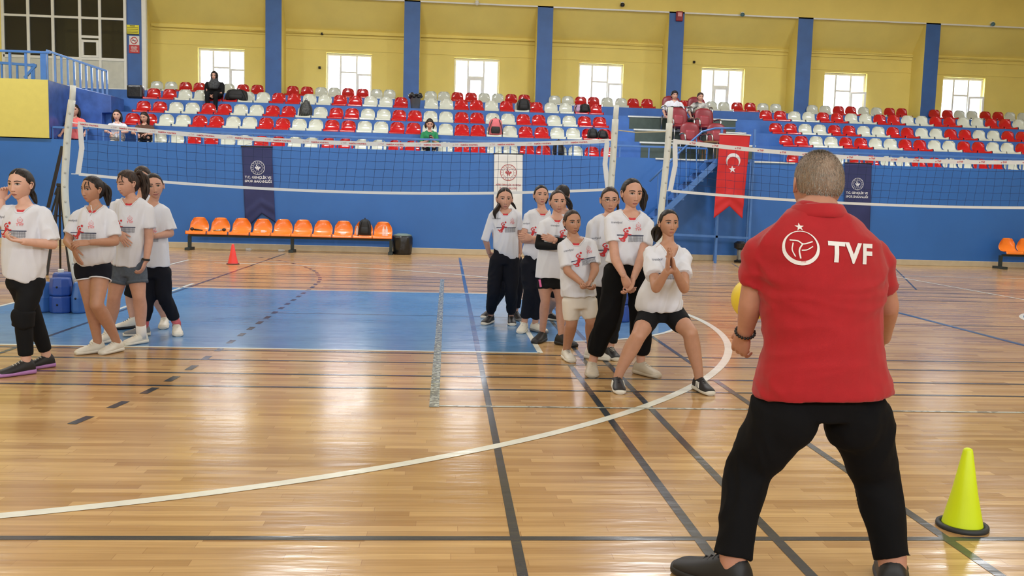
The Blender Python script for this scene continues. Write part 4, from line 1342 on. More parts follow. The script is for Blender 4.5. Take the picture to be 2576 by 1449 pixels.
g3 = dict(z='L', Y=8.05, skin='b', hair='brown', seed=3, head=dict(c=(828, 160), H=168, yaw=-.66, pitch=.14, closed=True, style='pony', hl=.31), n=(858, 264),
    sl=(750, 306), sr=(960, 322), el=(735, 430, .0), wl=(772, 478, -.15), er=(970, 530, -.0), wr=(952, 660, -.08),
    hl=dict(t=(820, 545, -.18), d='c', s=-1, pose=(.2, .5, .4), L=.155), hr=dict(t=(915, 752, -.1), d='r', s=-1, pose=(.45, .1, .2), L=.16),
    rows=[(805, 250, 915, 252, .05), (744, 284, 966, 292, .085), (752, 420, 950, 420, .115), (745, 560, 950, 560, .12), (735, 685, 925, 706, .125)],
    sleeves=[('l', .7, .065, .09), ('r', .62, .068, .092)], pel=(845, 700), pl=(785, 722), pr=(885, 732), kl=(742, 900, -.02), kr=(905, 894, -.03),
    locks=[([(880, 110, .05), (918, 110, .09), (940, 180, .1), (935, 265, .08)], [.03, .05, .045, .015]), ([(775, 108, -.08), (766, 130, -.1), (768, 150, -.1)], [.009, .006, .002]), ([(795, 105, -.1), (792, 130, -.112), (800, 148, -.11)], [.009, .006, .002])],
    leg=(.088, .056, .053, .036), feet=[dict(p=(672, 1200), a=-.45, L=.24, u=S_WH, s=S_WH, lc=S_BE, hi=.1, sock=SOCK, sockh=.06), dict(p=(880, 1206), a=-.6, L=.23, u=S_WH, s=S_WH, lc=S_BE, sock=SOCK, sockh=.07)],
    bottom=dict(name='denim_shorts', c='denim', r=[.088, .088, .085], end=.48, cuffs=True, waist=.15), print=dict(c=(805, 450), rot=.0))
r3, i3 = person('girl with a high ponytail and grey denim shorts looking down, black band on her wrist', 'person', g3, 'girls waiting on the left')
wb = MB(); J = i3['J']; wb.tube([J((950, 648, -.08)), J((948, 660, -.08))], .034, 16); wb.build('wristband', M_BLACK, r3)

g4 = dict(z='L', Y=8.55, skin='b', hair='dark', seed=4, head=dict(c=(1003, 178), H=162, yaw=.35, roll=.15, smile=1., style='pony', hl=.31), n=(990, 295),
    sl=(905, 325), sr=(1068, 338), el=(905, 480), wl=(960, 520, -.1), er=(1108, 485, -.0), wr=(1012, 503, -.16), hr=dict(t=(955, 500, -.2), d='c', s=1, L=.155),
    rows=[(948, 280, 1036, 284, .05), (900, 306, 1072, 316, .085), (895, 430, 1075, 430, .11), (892, 560, 1094, 560, .12), (900, 704, 1102, 700, .125)],
    sleeves=[('l', .8, .06, .09), ('r', .85, .064, .095)], pel=(1000, 715), pl=(955, 735), pr=(1052, 735), kl=(965, 894), kr=(1070, 894),
    feet=[dict(p=(890, 1152), a=-1.2, L=.23, u=S_GR, s=S_WH, sock=S_PK), dict(p=(1154, 1145), a=.35, L=.24, u=S_WH, s=S_WH, sock=S_PK)],
    bottom=dict(c='navyblack', r=[.085, .078, .068, .06, .053], end=1.85, cuff=.85), print=dict(c=(960, 510), parts='nt'))
person('smiling girl in dark trousers half hidden behind the denim shorts', 'person', g4, 'girls waiting on the left')
g5 = dict(z='L', Y=9.0, skin='b', hair='brown', seed=5, head=dict(c=(925, 128), H=158, yaw=.1, style='pony'), n=(925, 240),
    sl=(860, 285), sr=(1005, 285), el=(858, 430), wl=(870, 560), er=(1010, 430), wr=(1000, 560),
    rows=[(885, 235, 968, 235, .05), (855, 268, 1008, 268, .08), (860, 420, 1005, 420, .11), (860, 680, 1015, 680, .11)],
    sleeves=[('l', .6, .055, .075), ('r', .6, .055, .075)], pel=(935, 700), pl=(900, 710), pr=(985, 710), kl=(850, 900), kr=(1015, 900),
    feet=[dict(p=(819, 1106), a=-.95, L=.24, u=S_WH, s=S_BK, hi=.12), dict(p=(1068, 1098), a=.2, L=.24, u=S_WH, s=S_WH, hi=.12)],
    bottom=dict(name='leggings', c='black', r=[.09, .075, .065], end=.98), undershirt=False)
person('girl almost hidden behind the smiling girl, only hair, shins and trainers show', 'person', g5, 'girls waiting on the left')

ga = dict(z='R', Y=9.55, skin='b', hair='dark', seed=6, head=dict(c=(216, 171), H=137, yaw=.08, style='pony', hl=.31, part=True), n=(219, 240), k=.95,
    sl=(146, 270), sr=(294, 270), el=(100, 412, .02), wl=(122, 500, .1), er=(304, 405, .08), wr=(310, 500, .05), hl=dict(t=(148, 530, .14), d='b', s=1, L=.15), hr=dict(t=(300, 545, .05), d='r', s=1, L=.15),
    rows=[(182, 228, 260, 228, .045), (138, 252, 302, 252, .075), (146, 350, 290, 350, .1), (142, 450, 302, 452, .105), (150, 480, 300, 520, .1), (190, 520, 290, 548, .08)],
    sleeves=[('l', 1.02, .055, .062), ('r', .6, .058, .072)], pel=(215, 520), pl=(170, 545), pr=(258, 545), kl=(150, 737), kr=(257, 737),
    locks=[([(185, 195, .0), (175, 225, -.06), (152, 252, -.1), (158, 288, -.1)], [.022, .026, .024, .008]), ([(260, 195, .04), (270, 210, .06), (284, 232, .05)], [.02, .016, .006])],
    feet=[dict(p=(113, 930), a=-.45, L=.23, u=S_BK, s=S_WH, lc=S_BK, sock=DSOCK), dict(p=(258, 934), a=0, L=.23, u=S_BK, s=S_WH, lc=S_BK, sock=DSOCK)],
    bottom=dict(c='navyblack', r=[.086, .082, .07, .062, .054], end=1.83, top=.17, waist=.13), print=dict(c=(207, 350), rot=.02))
person('girl with two braids and wide dark trousers, one hand behind her hip', 'person', ga, 'girls waiting on the right')
ga2 = dict(z='R', Y=10.1, skin='b', hair='dark', seed=16, head=dict(c=(215, 185), H=118), n=(217, 245), sl=(160, 275), sr=(275, 275), el=(160, 380), wl=(170, 470), er=(275, 380), wr=(270, 470),
    rows=[(190, 238, 248, 238, .045), (165, 258, 275, 258, .07), (165, 400, 280, 400, .09), (165, 500, 285, 500, .1)], sleeves=[('l', .6, .05, .06), ('r', .6, .05, .06)],
    pel=(235, 520), pl=(205, 540), pr=(275, 540), kl=(190, 730), kr=(292, 730), feet=[dict(p=(112, 890), a=-.5, L=.23, u=S_BK, s=S_WH), dict(p=(292, 906), a=.3, L=.24, u=S_BK, s=S_GR)],
    bottom=dict(c='navyblack', r=[.085, .08, .066, .06, .055], end=1.85), undershirt=False)
person('girl hidden behind the two braids, only a dark trouser leg and shoes show', 'person', ga2, 'girls waiting on the right')
gb = dict(z='R', Y=9.1, skin='b', hair='black', seed=7, head=dict(c=(438, 150), H=126, yaw=.1, pitch=-.1, style='pony', hl=.31, brow=1.6), n=(444, 240), k=.97,
    sl=(356, 277), sr=(478, 275), el=(330, 420, -.02), wl=(400, 428, -.15), er=(495, 400), wr=(385, 410, -.18), hr=dict(t=(322, 402, -.2), d='c', s=1, pose=(.25, .4, .3), L=.15),
    rows=[(408, 228, 474, 228, .045), (350, 257, 496, 257, .075), (354, 350, 494, 350, .1), (330, 460, 495, 460, .105), (324, 495, 488, 520, .1), (345, 530, 470, 566, .08)],
    sleeves=[('l', .55, .058, .072), ('r', .5, .055, .07)], pel=(400, 560), pl=(360, 570), pr=(445, 570), kl=(368, 740), kr=(422, 760),
    hlocks=[([(-.25, -.2, .1), (-.3, -.2, -.15), (-.28, -.2, -.35)], [.1, .09, .03])],
    feet=[dict(p=(325, 980), a=-.3, L=.24, u=S_WH, s=S_WH), dict(p=(425, 980), a=.6, L=.23, u=S_WH, s=S_GR)],
    bottom=dict(c='navyblack', r=[.085, .078, .066, .06, .052], end=1.84, top=.12), print=dict(c=(388, 382), rot=.05, parts='pnw'))
person('girl in dark trousers with thick brows and folded arms, no arm sleeves', 'person', gb, 'girls waiting on the right')
gd = dict(z='R', Y=9.8, skin='b', hair='black', seed=17, head=dict(c=(570, 148), H=126, yaw=2.5, style='pony', ears=False), n=(568, 235), sl=(520, 268), sr=(622, 268), el=(515, 380), wl=(530, 470), er=(630, 380), wr=(620, 470),
    rows=[(536, 226, 600, 226, .045), (505, 250, 640, 250, .075), (510, 400, 636, 400, .1), (505, 620, 640, 620, .11)], sleeves=[('l', .6, .05, .07), ('r', .6, .05, .07)],
    locks=[([(580, 160, -.1), (600, 190, -.12), (612, 220, -.1), (616, 245, -.08)], [.035, .04, .03, .012])],
    pel=(570, 640), pl=(535, 655), pr=(600, 655), kl=(520, 775), kr=(604, 775), feet=[dict(p=(512, 910), a=.95, L=.23, u=S_BK, s=S_WH), dict(p=(612, 905), a=.6, L=.24, u=S_BK, s=S_WH)],
    bottom=dict(name='leggings', c='black', r=[.09, .078, .065], end=.95), undershirt=False)
person('girl with black hair turned away behind the girl in arm sleeves', 'person', gd, 'girls waiting on the right')
gc = dict(z='R', Y=8.45, skin='b', hair='brown', seed=8, head=dict(c=(539, 187), H=140, yaw=.1, roll=.04, smile=.5, style='pony', hl=.35), n=(532, 277), k=.97,
    sl=(452, 330), sr=(585, 314), el=(424, 452, -.04), wl=(524, 462, -.18), er=(606, 440, -.02), wr=(522, 420, -.15), hr=dict(t=(462, 404, -.17), d='c', s=1, pose=(.1, .1, .2), L=.14),
    rows=[(502, 266, 568, 262, .045), (442, 312, 594, 298, .08), (446, 400, 600, 400, .1), (420, 500, 612, 500, .112), (402, 648, 600, 652, .12)],
    sleeves=[('l', .55, .062, .078), ('r', .5, .06, .075)], pel=(500, 655), pl=(457, 672), pr=(545, 672), kl=(464, 787), kr=(556, 797),
    leg=(.078, .048, .046, .031), feet=[dict(p=(427, 1042), a=-.5, L=.24, u=S_BK, s=S_BK), dict(p=(590, 1062), a=.75, L=.24, u=S_BK, s=S_BK)],
    bottom=dict(name='shorts', c='black', r=[.074, .073, .07], end=.36), print=dict(c=(560, 402), rot=-.03, parts='pnw'))
rc, ic = person('girl with black arm sleeves and folded arms in short black shorts', 'person', gc, 'girls waiting on the right')
asl = MB(); a_, e_, w_ = ic['arms']['l']
asl.add(*tube_vf([lerp(a_, e_, .5), e_], [.043, .041], 16)); asl.add(*tube_vf([e_, lerp(e_, w_, .5), w_], [.041, .038, .03], 16, sub=2, round_caps=True))
asl.add(*ellipsoid(w_ + V3((.02, 0, 0)), ((.04, 0, 0), (0, .02, 0), (0, 0, .025)), 12, 8))
a_, e_, w_ = ic['arms']['r']; asl.add(*tube_vf([lerp(e_, w_, .0), lerp(e_, w_, .95)], [.042, .033], 16))
o = link_mesh('arm_sleeve', remesh([(asl.v, asl.f)], .009, 2), CLOTH['black'], rc, True)
ps = MB(); J = ic['J']; ps.bar(J((428, 660, -.1)), J((436, 705, -.1)), .02, .004); ps.build('pink_side_stripe', mat('pink_stripe', (225, 110, 170), .7), rc)

ge = dict(z='R', Y=7.45, skin='c', hair='brown', seed=9, head=dict(c=(628, 313), H=150, yaw=.25, roll=.06, style='pony', hl=.33), n=(643, 412), k=.97,
    sl=(572, 452), sr=(744, 444), el=(598, 608, -.11), wl=(684, 680, -.22), er=(766, 602, -.1), wr=(740, 664, -.2),
    hl=dict(t=(738, 722, -.25), d='dl', s=1, pose=(.7, .1, .3), L=.15), hr=dict(t=(708, 724, -.27), d='dr', s=-1, pose=(.7, .1, .3), L=.15),
    rows=[(598, 402, 684, 396, .05), (566, 434, 750, 427, .08), (560, 535, 744, 535, .11), (556, 642, 758, 642, .118), (560, 768, 774, 758, .122)],
    sleeves=[('l', .86, .062, .078), ('r', .8, .062, .078)], pel=(667, 775), pl=(620, 795), pr=(722, 795), kl=(622, 930), kr=(744, 915),
    hlocks=[([(-.3, -.15, -.05), (-.28, -.1, -.3), (-.22, -.1, -.42)], [.06, .05, .02])],
    leg=(.07, .053, .05, .035), feet=[dict(p=(603, 1152), a=.15, L=.23, u=S_WH, s=S_WH, lc=S_GR), dict(p=(780, 1146), a=1.0, L=.23, u=S_WH, s=S_WH, lc=S_GR)],
    bottom=dict(name='leggings', c='offwhite', r=[.078, .074, .065], end=.82, waist=.122, wr=.002), print=dict(c=(664, 545), rot=.22))
person('small girl in short white leggings with her fingers linked in front of her', 'person', ge, 'girls waiting on the right')
gf = dict(z='R', Y=7.75, skin='b', hair='brown', seed=10, head=dict(c=(855, 178), H=160, yaw=-.05, style='pony', hl=.31), n=(852, 268),
    sl=(750, 328), sr=(945, 322), el=(745, 490, .02), wl=(790, 600, .0), er=(950, 480), wr=(930, 600),
    rows=[(812, 256, 896, 256, .05), (744, 302, 950, 302, .085), (762, 420, 950, 420, .11), (762, 560, 955, 560, .12), (752, 695, 958, 700, .125)],
    sleeves=[('l', .65, .062, .085), ('r', .6, .06, .08)], pel=(860, 705), pl=(815, 725), pr=(905, 725), kl=(812, 920), kr=(880, 920),
    hlocks=[([(-.3, -.12, -.1), (-.34, -.1, -.3), (-.3, -.1, -.42)], [.05, .05, .02])],
    feet=[dict(p=(812, 1105), a=-.1, L=.24, u=S_BK, s=S_WH), dict(p=(870, 1142), a=.15, L=.24, u=S_BK, s=S_WH)],
    bottom=dict(c='black', r=[.082, .078, .068, .06, .055], end=1.85), print=dict(c=(822, 485), rot=.1, parts='pnw', k=1.1))
rf_, jf = person('girl with round glasses behind the tallest girl', 'person', gf, 'girls waiting on the right')
gl = MB(); HM = jf['HM']
for s in (-1, 1):
    V, F = tube_vf([(s * .14 + .085 * math.cos(t), .455, -.01 + .07 * math.sin(t)) for t in np.linspace(0, 2 * PI, 21)], .007, 6)
    gl.add(xf(V, HM), F)
V, F = tube_vf([(-.055, .46, .0), (.055, .46, .0)], .007, 6); gl.add(xf(V, HM), F)
for s in (-1, 1):
    V, F = tube_vf([(s * .225, .45, .0), (s * .34, .2, .0), (s * .35, -.03, .0)], .007, 6); gl.add(xf(V, HM), F)
gl.build('glasses', mat('thin_metal_glasses', (120, 96, 84), .3, .8), rf_)
gg = dict(z='R', Y=6.95, skin='b', hair='dark', seed=11, head=dict(c=(990, 138), H=182, yaw=.22, pitch=.04, gaze=.1, style='pony', hl=.35, brow=1.4), n=(980, 258), k=1.02,
    sl=(858, 297), sr=(1088, 318), el=(888, 535, -.12), wl=(940, 635, -.24), er=(1050, 520, -.12), wr=(1000, 650, -.24),
    hl=dict(t=(988, 745, -.26), d='cl', s=1, pose=(.45, .1, .4), L=.175), hr=dict(t=(970, 750, -.29), d='dr', s=-1, pose=(.5, .1, .3), L=.175),
    rows=[(925, 232, 1030, 236, .055), (852, 274, 1092, 292, .09), (866, 420, 1066, 420, .115), (836, 510, 1064, 515, .12), (826, 552, 1060, 575, .115)],
    sleeves=[('l', .6, .066, .088), ('r', .66, .066, .088)], pel=(955, 590), pl=(895, 612), pr=(1025, 612), kl=(845, 875, -.04), kr=(1045, 870, -.02),
    locks=[([(1020, 90, .1), (1060, 150, .12), (1052, 200, .1), (1058, 240, .08)], [.03, .035, .03, .01])],
    feet=[dict(p=(746, 1240), a=-.15, L=.24, u=S_BE, s=S_BE, lc=S_BE, W=1.1), dict(p=(1080, 1244), a=.6, L=.25, u=S_BE, s=S_BE, lc=S_BE, W=1.1)],
    bottom=dict(c='coachblack', r=[.098, .096, .09, .085, .076], end=1.84, cuff=.62, waist=.15, top=.1, wr=.009, ws=7), print=dict(c=(942, 397)))
person('tallest girl, hands joined low, in wide black trousers and beige trainers', 'person', gg, 'girls waiting on the right')
gh = dict(z='R', Y=6.5, skin='c', hair='dark', seed=12, head=dict(c=(1214, 320), H=170, yaw=.12, pitch=-.06, style='pony', hl=.33), n=(1210, 445, .0), k=1.,
    sl=(1102, 503), sr=(1302, 507), el=(1137, 712, -.28), wl=(1204, 605, -.4), er=(1308, 715, -.25), wr=(1247, 598, -.4),
    hl=dict(t=(1216, 478, -.44), d='l', s=-1, pose=(.06, .08, .25), L=.165), hr=dict(t=(1224, 476, -.44), d='r', s=1, pose=(.06, .08, .25), L=.165),
    rows=[(1166, 426, 1256, 430, .055), (1096, 482, 1308, 486, .1, -.02), (1104, 600, 1306, 600, .12, 0), (1035, 730, 1285, 725, .13, .06), (1012, 815, 1300, 810, .135, .1), (1022, 858, 1302, 842, .13, .12)],
    sleeves=[('l', .66, .076, .096), ('r', .64, .076, .092)], pel=(1165, 850, .14), pl=(1100, 870, .12), pr=(1235, 868, .12), kl=(1028, 1005, -.1), kr=(1345, 985, -.1),
    locks=[([(1165, 340, .06), (1150, 385, .08), (1135, 425, .06)], [.04, .04, .015])], cutw=.072, cutd=.085, undershirt=False,
    leg=(.088, .056, .054, .034), feet=[dict(p=(905, 1338), a=-.05, L=.23, u=S_BK, s=S_WH, lc=S_BK, trim=S_WH), dict(p=(1422, 1345), a=.2, L=.24, u=S_BK, s=S_WH, lc=S_BK, trim=S_WH)],
    bottom=dict(name='shorts', c='black', r=[.084, .084, .074], end=.62, wr=.002, waist=.15, top=.06), print=dict(c=(1175, 620), parts='nw'), fit=.78)
rh, ih = person('girl crouching in front with her palms pressed together and black cycling shorts', 'person', gh, 'girls waiting on the right')

# ------------------------------------------------------------------ the coach, seen from behind
co = dict(z='P', Y=3.05, by=PI, back=True, male=True, skin='m', hair='grey', vox=.010, seed=20, shirt='red', undershirt=False,
    head=dict(c=(2055, 463, .06), H=170, yaw=PI, pitch=-.15, noface=False, style='pony', hl=.33, thick=.02, nape=-.16), n=(2057, 535, .0), neck=.066, k=1.2,
    sl=(1912, 632, .02), sr=(2202, 645, .02), el=(1888, 765, .06), wl=(1874, 838, .14), er=(2232, 770, .1), wr=(2222, 850, .34), arm=(.04, .035, .032, .025),
    hl=dict(t=(1858, 884, .2), d='lc', s=1, pose=(.5, .2, .4), L=.17), hr=dict(t=(2215, 870, .48), d='rc', s=-1, pose=(.5, .2, .4), L=.17),
    rows=[(2006, 508, 2104, 508, .066), (1998, 524, 2112, 524, .076), (1945, 556, 2172, 562, .1), (1898, 610, 2212, 620, .13), (1904, 700, 2226, 705, .145), (1918, 800, 2212, 800, .145), (1922, 875, 2216, 878, .15), (1902, 950, 2234, 970, .16), (1898, 978, 2240, 1004, .16)],
    sleeves=[('l', .62, .062, .058), ('r', .66, .062, .06)], pel=(2068, 990), pl=(1972, 1045), pr=(2156, 1052), kl=(1884, 1180, .06), kr=(2203, 1200, .06),
    leg=(.085, .06, .055, .04), feet=[dict(p=(1788, 1468), a=PI + .7, L=.3, u=S_BK, s=S_BK, lc=S_BK), dict(p=(2240, 1470), a=PI - .45, L=.3, u=S_BK, s=S_BK, lc=S_BK)],
    bottom=dict(c='coachblack', r=[.124, .102, .084, .074, .064], end=2.0, waist=.222, top=.06, wr=.008, ws=7, cuff=1.12), cut=False, wk=.0085, ws=7.5, wst=(.45, 1, 1.25))
rk, ik = person('man in a red polo shirt seen from behind with his knees bent, arms forward', 'person', co)
sh = [c for c in rk.children if c.name.startswith('shirt')][0]
b = bvh_of(*me_vf(sh.data)); FWc = V3((0, -1, 0)); Rg = V3((1, 0, 0)); Uz = V3((0, 0, 1))
lo = at(2015, 624, 2.935); mb = MB()
mb.add(*project_print(subdiv2(tvf_logo(.113), .02), b, lo, Rg, Uz, FWc, .003))
mb.add(*project_print(subdiv2(xf2(txt('TVF', .165, .035, 1.12), 1, 0, 0, -.05), .02), b, at(2137, 636, 2.935), Rg, Uz, FWc, .003))
mb.build('back_print', mat('print_white', (226, 224, 222), .6), sh)
mb = MB(); mb.add(*project_print(txt('1958', .014, 0), b, at(2017, 657, 2.935), Rg, Uz, FWc, .005)); mb.build('year_print', M_PRED, sh)
# collar of the polo shirt
nc = ik['nb']; pts = []
def cring(r, z, tl):
    return [nc + V3((math.cos(t) * r, math.sin(t) * r * .95 + .004, z + tl * math.sin(t))) for t in np.linspace(0, 2 * PI, 29)[:-1]]
V = []; ringz = [(.078, -.01, -.008), (.078, .022, -.008), (.081, .026, -.008), (.086, .022, -.008), (.096, .004, -.01), (.1, -.006, -.012), (.106, -.022, -.014), (.1, -.028, -.014)]
for r, z, tl in ringz: V += cring(r, z, tl)
F = [(i * 28 + k, i * 28 + (k + 1) % 28, (i + 1) * 28 + (k + 1) % 28, (i + 1) * 28 + k) for i in range(len(ringz) - 1) for k in range(28)]
MB().add(V, F).build('collar', CLOTH['red'], sh, True)
a_, e_, w_ = ik['arms']['l']
bd = MB()
ax = (w_ - e_) / np.linalg.norm(w_ - e_); s_ = np.cross(ax, V3((0, 1, 0))); s_ /= np.linalg.norm(s_); t_ = np.cross(ax, s_)
for k in range(20):
    t = 2 * PI * k / 20
    bd.add(*ellipsoid(w_ - ax * .005 + (s_ * math.cos(t) + t_ * math.sin(t)) * .034, ((.0055, 0, 0), (0, .0055, 0), (0, 0, .0055)), 8, 6))
bd.build('bead_bracelet', M_BLACK, rk, True)
# short cropped grey hair: many small strands lying over the scalp
HM = ik['HM']
V, F, hb_ = head_base(1.)
capV, capF = hair_cap(HM, 1., 'pony', .33, .018, nape=-.16)
rng = np.random.default_rng(3)
tri = []; st = []
cap = np.array(capV)
for _ in range(14000):
    i = rng.integers(0, len(capF) - 2); q = cap[list(capF[i])[:4]]
    w = rng.random(2); p = (q[0] * (1 - w[0]) + q[1] * w[0]) * (1 - w[1]) + (q[3] * (1 - w[0]) + q[2] * w[0]) * w[1]
    if p[2] < -.17 - .05 * rng.random() or (p[1] > .2 and p[2] < .3): continue
    if math.exp(-(p[0] / .1) ** 2 - ((p[1] + .3) / .16) ** 2 - ((p[2] - .33) / .14) ** 2) > .25 + .5 * rng.random(): continue       # thin on the crown
    n_ = V3((p[0] / .11, (p[1] + .03) / .18, p[2] / .24)); n_ /= np.linalg.norm(n_)
    if (p @ n_) < .2: continue
    d_ = V3((0, -.25, -1)) - n_ * (V3((0, -.25, -1)) @ n_) * 1 + n_ * .22 + rng.normal(0, .22, 3); d_ /= np.linalg.norm(d_)
    s_ = np.cross(n_, d_); s_ /= np.linalg.norm(s_) + 1e-9
    L_ = .034; tri += [p + s_ * .0035, p - s_ * .0035, p + d_ * L_ + n_ * .008]
tri = xf(np.array(tri), HM)
f_ = [(3 * i, 3 * i + 1, 3 * i + 2) for i in range(len(tri) // 3)]
o = MB().add(tri, f_).build('cropped_hair', hair_mat('grey_strands', (104, 98, 88), (186, 182, 174), 2), rk)
# ------------------------------------------------------------------ nets and poles
M_NETW = mat('white_net_tape', (218, 222, 226), .7, var=.03); M_NET = mat('navy_net_cord', (24, 44, 84), .8); M_POLE = mat('white_pole_padding', (214, 218, 212), .5, var=.04, vscale=12, bump=.3, bscale=30)
def net(label, x0, x1, top, bot, Y, texts):
    root = empty('volleyball_net', ((x0 + x1) / 2, Y, top(.5)))
    tag(root, label, 'net', 'volleyball nets')
    n = 60
    def band(f, h, lean=0):
        mb = MB()
        for k in range(n):
            a, b = k / n, (k + 1) / n
            xa, xb = lerp(x0, x1, a), lerp(x0, x1, b)
            v = [(xa, Y - .006, f(a) - h / 2), (xb, Y - .006, f(b) - h / 2), (xb, Y - .006, f(b) + h / 2), (xa, Y - .006, f(a) + h / 2)]
            v += [(p[0], Y + .006, p[2]) for p in v]
            mb.add(v, [(0, 1, 2, 3), (7, 6, 5, 4), (0, 4, 5, 1), (3, 2, 6, 7)] + ([(0, 3, 7, 4)] if k == 0 else []) + ([(1, 5, 6, 2)] if k == n - 1 else []))
        return mb
    tb = band(lambda t: top(t) - .022, .046).build('top_band', M_NETW, root)
    band(lambda t: bot(t), .03).build('bottom_band', M_NETW, root)
    mb = MB()
    nv = round((x1 - x0) / .103)
    for k in range(1, nv):
        t = k / nv; x = lerp(x0, x1, t)
        sw = .03 * math.sin(t * 9) - .02
        pts = [(x + sw * q + .004 * math.sin(k * 2.1 + q * 9), Y, lerp(top(t) - .04, bot(t), q)) for q in (0, .25, .5, .75, 1)]
        mb.tube(pts, .0017, 4, caps=False)
    for r in range(1, 6):
        q = r / 6
        mb.tube([(lerp(x0, x1, k / nv), Y, lerp(top(k / nv) - .04, bot(k / nv), q) - .004 * abs(math.sin(k * 1.57))) for k in range(nv + 1)], .0017, 4, caps=False)
    mb.build('net_mesh', M_NET, root)
    for x, t, s in ((x0, 0, 1), (x1, 1, -1)):
        MB().tube([(x + s * .02, Y, top(t) - .04), (x + s * .035, Y, lerp(top(t), bot(t), .5)), (x - s * .01, Y, bot(t))], [(.028, .006)] * 3, 8).build('side_band', M_NETW, root)
    pr, pg = MB(), MB()
    for tx, w, off_, per, m in texts:
        vf = subdiv2(txt(tx, w, .03), .03)
        x = x0 + off_
        while x < x1 - w:
            t = (x - x0) / (x1 - x0); sl = (top(min(1, t + .02)) - top(max(0, t - .02))) / ((x1 - x0) * .04)
            V = [(x + p[0], Y - .0085, top(t) - .022 + p[1] + p[0] * sl) for p in vf[0]]
            (pr if m == 0 else pg).add(V, vf[1]); x += per
    if pr.f: pr.build('band_lettering', M_PRED, tb)
    if pg.f: pg.build('band_lettering', mat('pale_pink_print', (206, 178, 184), .7), tb)
    for s, x, t in ((-1, x0, 0), (1, x1, 1)):
        MB().tube([(x, Y, top(t) - .02), (x + s * .09, Y, top(t) - .01)], .006, 6).build('rope', M_NETW, root)
        MB().tube([(x, Y, bot(t)), (x + s * .08, Y, bot(t))], .005, 6).build('rope', M_NETW, root)
def quad(za, zm, zb): return lambda t: za * (1 - t) * (1 - 2 * t) + zm * 4 * t * (1 - t) + zb * t * (2 * t - 1)
net('left volleyball net with red lettering along its white top band', -3.97, 1.79, quad(2.045, 1.93, 2.05), quad(1.485, 1.375, 1.485), 10.2, [('FABRİKA VOLEYBOL', .19, .12, .408, 0), ('o TVF', .06, .375, .408, 1)])
net('right volleyball net running out of the picture behind the coach', 2.52, 8.5, quad(2.07, 1.94, 2.07), quad(1.49, 1.40, 1.49), 10.2, [('o TVF', .07, .22, .262, 0)])
def pole(label, pts, Y):
    P = [at(x, y, Y) for x, y in pts]; P[-1].z = 0
    root = empty('net_pole', tuple(P[-1])); tag(root, label, 'pole', 'volleyball net poles')
    MB().tube([tuple(p) for p in catmull([V3(p) for p in P[1:]], 4)], .037, 14).build('padded_pole', M_POLE, root, True)
    MB().tube([tuple(P[0]), tuple(P[1] - Vector((0, 0, .05)))], .03, 14).build('inner_tube', M_POLE, root, True)
    mb = MB()
    for k in range(2, len(P) - 1):
        p = P[k] + Vector((.01, -.037, .0)); mb.add(*ellipsoid(p, ((.013, 0, 0), (0, .008, 0), (0, 0, .013)), 8, 6))
        q = (P[k] + P[k - 1]) / 2 + Vector((.01, -.037, 0)); mb.add(*ellipsoid(q, ((.013, 0, 0), (0, .008, 0), (0, 0, .013)), 8, 6))
    mb.build('eyelet', mat('grey_eyelet', (184, 186, 180), .5), root, True)
pole('left net pole, bowed white padding, blue ballast cans at its foot', [(184, 215), (181, 252), (172, 320), (166, 400), (163, 470), (168, 545), (179, 625), (191, 700), (205, 781)], 10.2)
pole('white net pole at the right end of the left net', [(1551, 265), (1548, 300), (1544, 370), (1539, 440), (1535, 500), (1530, 600), (1528, 700), (1526, 790)], 10.2)
pole('white net pole at the left end of the right net', [(1687, 270), (1684, 310), (1679, 380), (1671, 460), (1663, 535), (1658, 620), (1654, 700), (1650, 790)], 10.2)
# rope between the two right poles
o = MB().tube([at(1556, 328, 10.2), at(1600, 333, 10.2), at(1640, 332, 10.2), at(1680, 331, 10.2)], .006, 6).build('tie_rope', mat('beige_rope', (190, 180, 150), .8)); tag(o, 'thin rope tied between the two middle net poles', 'rope')

# ballast cans
M_CAN = mat('blue_can_plastic', (40, 78, 160), .35, var=.08); M_CAN2 = mat('pale_blue_can_plastic', (58, 106, 176), .4, var=.08)
def can(label, c, w, d, h, m=M_CAN, rz=0, cap=None, taper=1.):
    root = empty('ballast_can', c); tag(root, label, 'water can', 'blue ballast cans')
    mb = MB(); M = Matrix.Translation(c) @ Matrix.Rotation(rz, 4, 'Z')
    pr = []
    for z, s in ((0, .9), (.06, 1), (.5, 1), (.94, taper), (1, taper * .88)):
        for k in range(8):
            a = PI / 8 + k * PI / 4
            ww, dd = w / 2 * s * 1.08, d / 2 * s * 1.08
            pr.append(M @ Vector((ww * math.cos(a), dd * math.sin(a), z * h)))
    F = [(i * 8 + k, i * 8 + (k + 1) % 8, (i + 1) * 8 + (k + 1) % 8, (i + 1) * 8 + k) for i in range(4) for k in range(8)] + [tuple(range(7, -1, -1)), tuple(32 + k for k in range(8))]
    mb.add(pr, F).build('can_body', m, root, bevel=.015)
    if cap is not None: MB().lathe(M @ Vector((cap, 0, h)), [(.03, -.01), (.032, .03), (.026, .035)], 14).build('cap', M_WHITE, root)
    MB().lathe(M @ Vector((0, -d / 2 * 1.0, h * .5)), [(.008, -.01), (.012, .0), (.006, .01)], 8).build('bung', M_BLACK, root)
L0 = gp(144, 789)
can('lower middle blue ballast can at the foot of the left net pole', (L0.x, L0.y + .1, 0), .215, .2, .185)
can('upper middle blue ballast can stacked at the foot of the left net pole', (L0.x, L0.y + .1, .187), .215, .2, .19, taper=.9)
can('left blue ballast can beside the stacked pair at the left net pole', (L0.x - .19, L0.y + .16, 0), .16, .26, .32, M_CAN2, taper=.55)
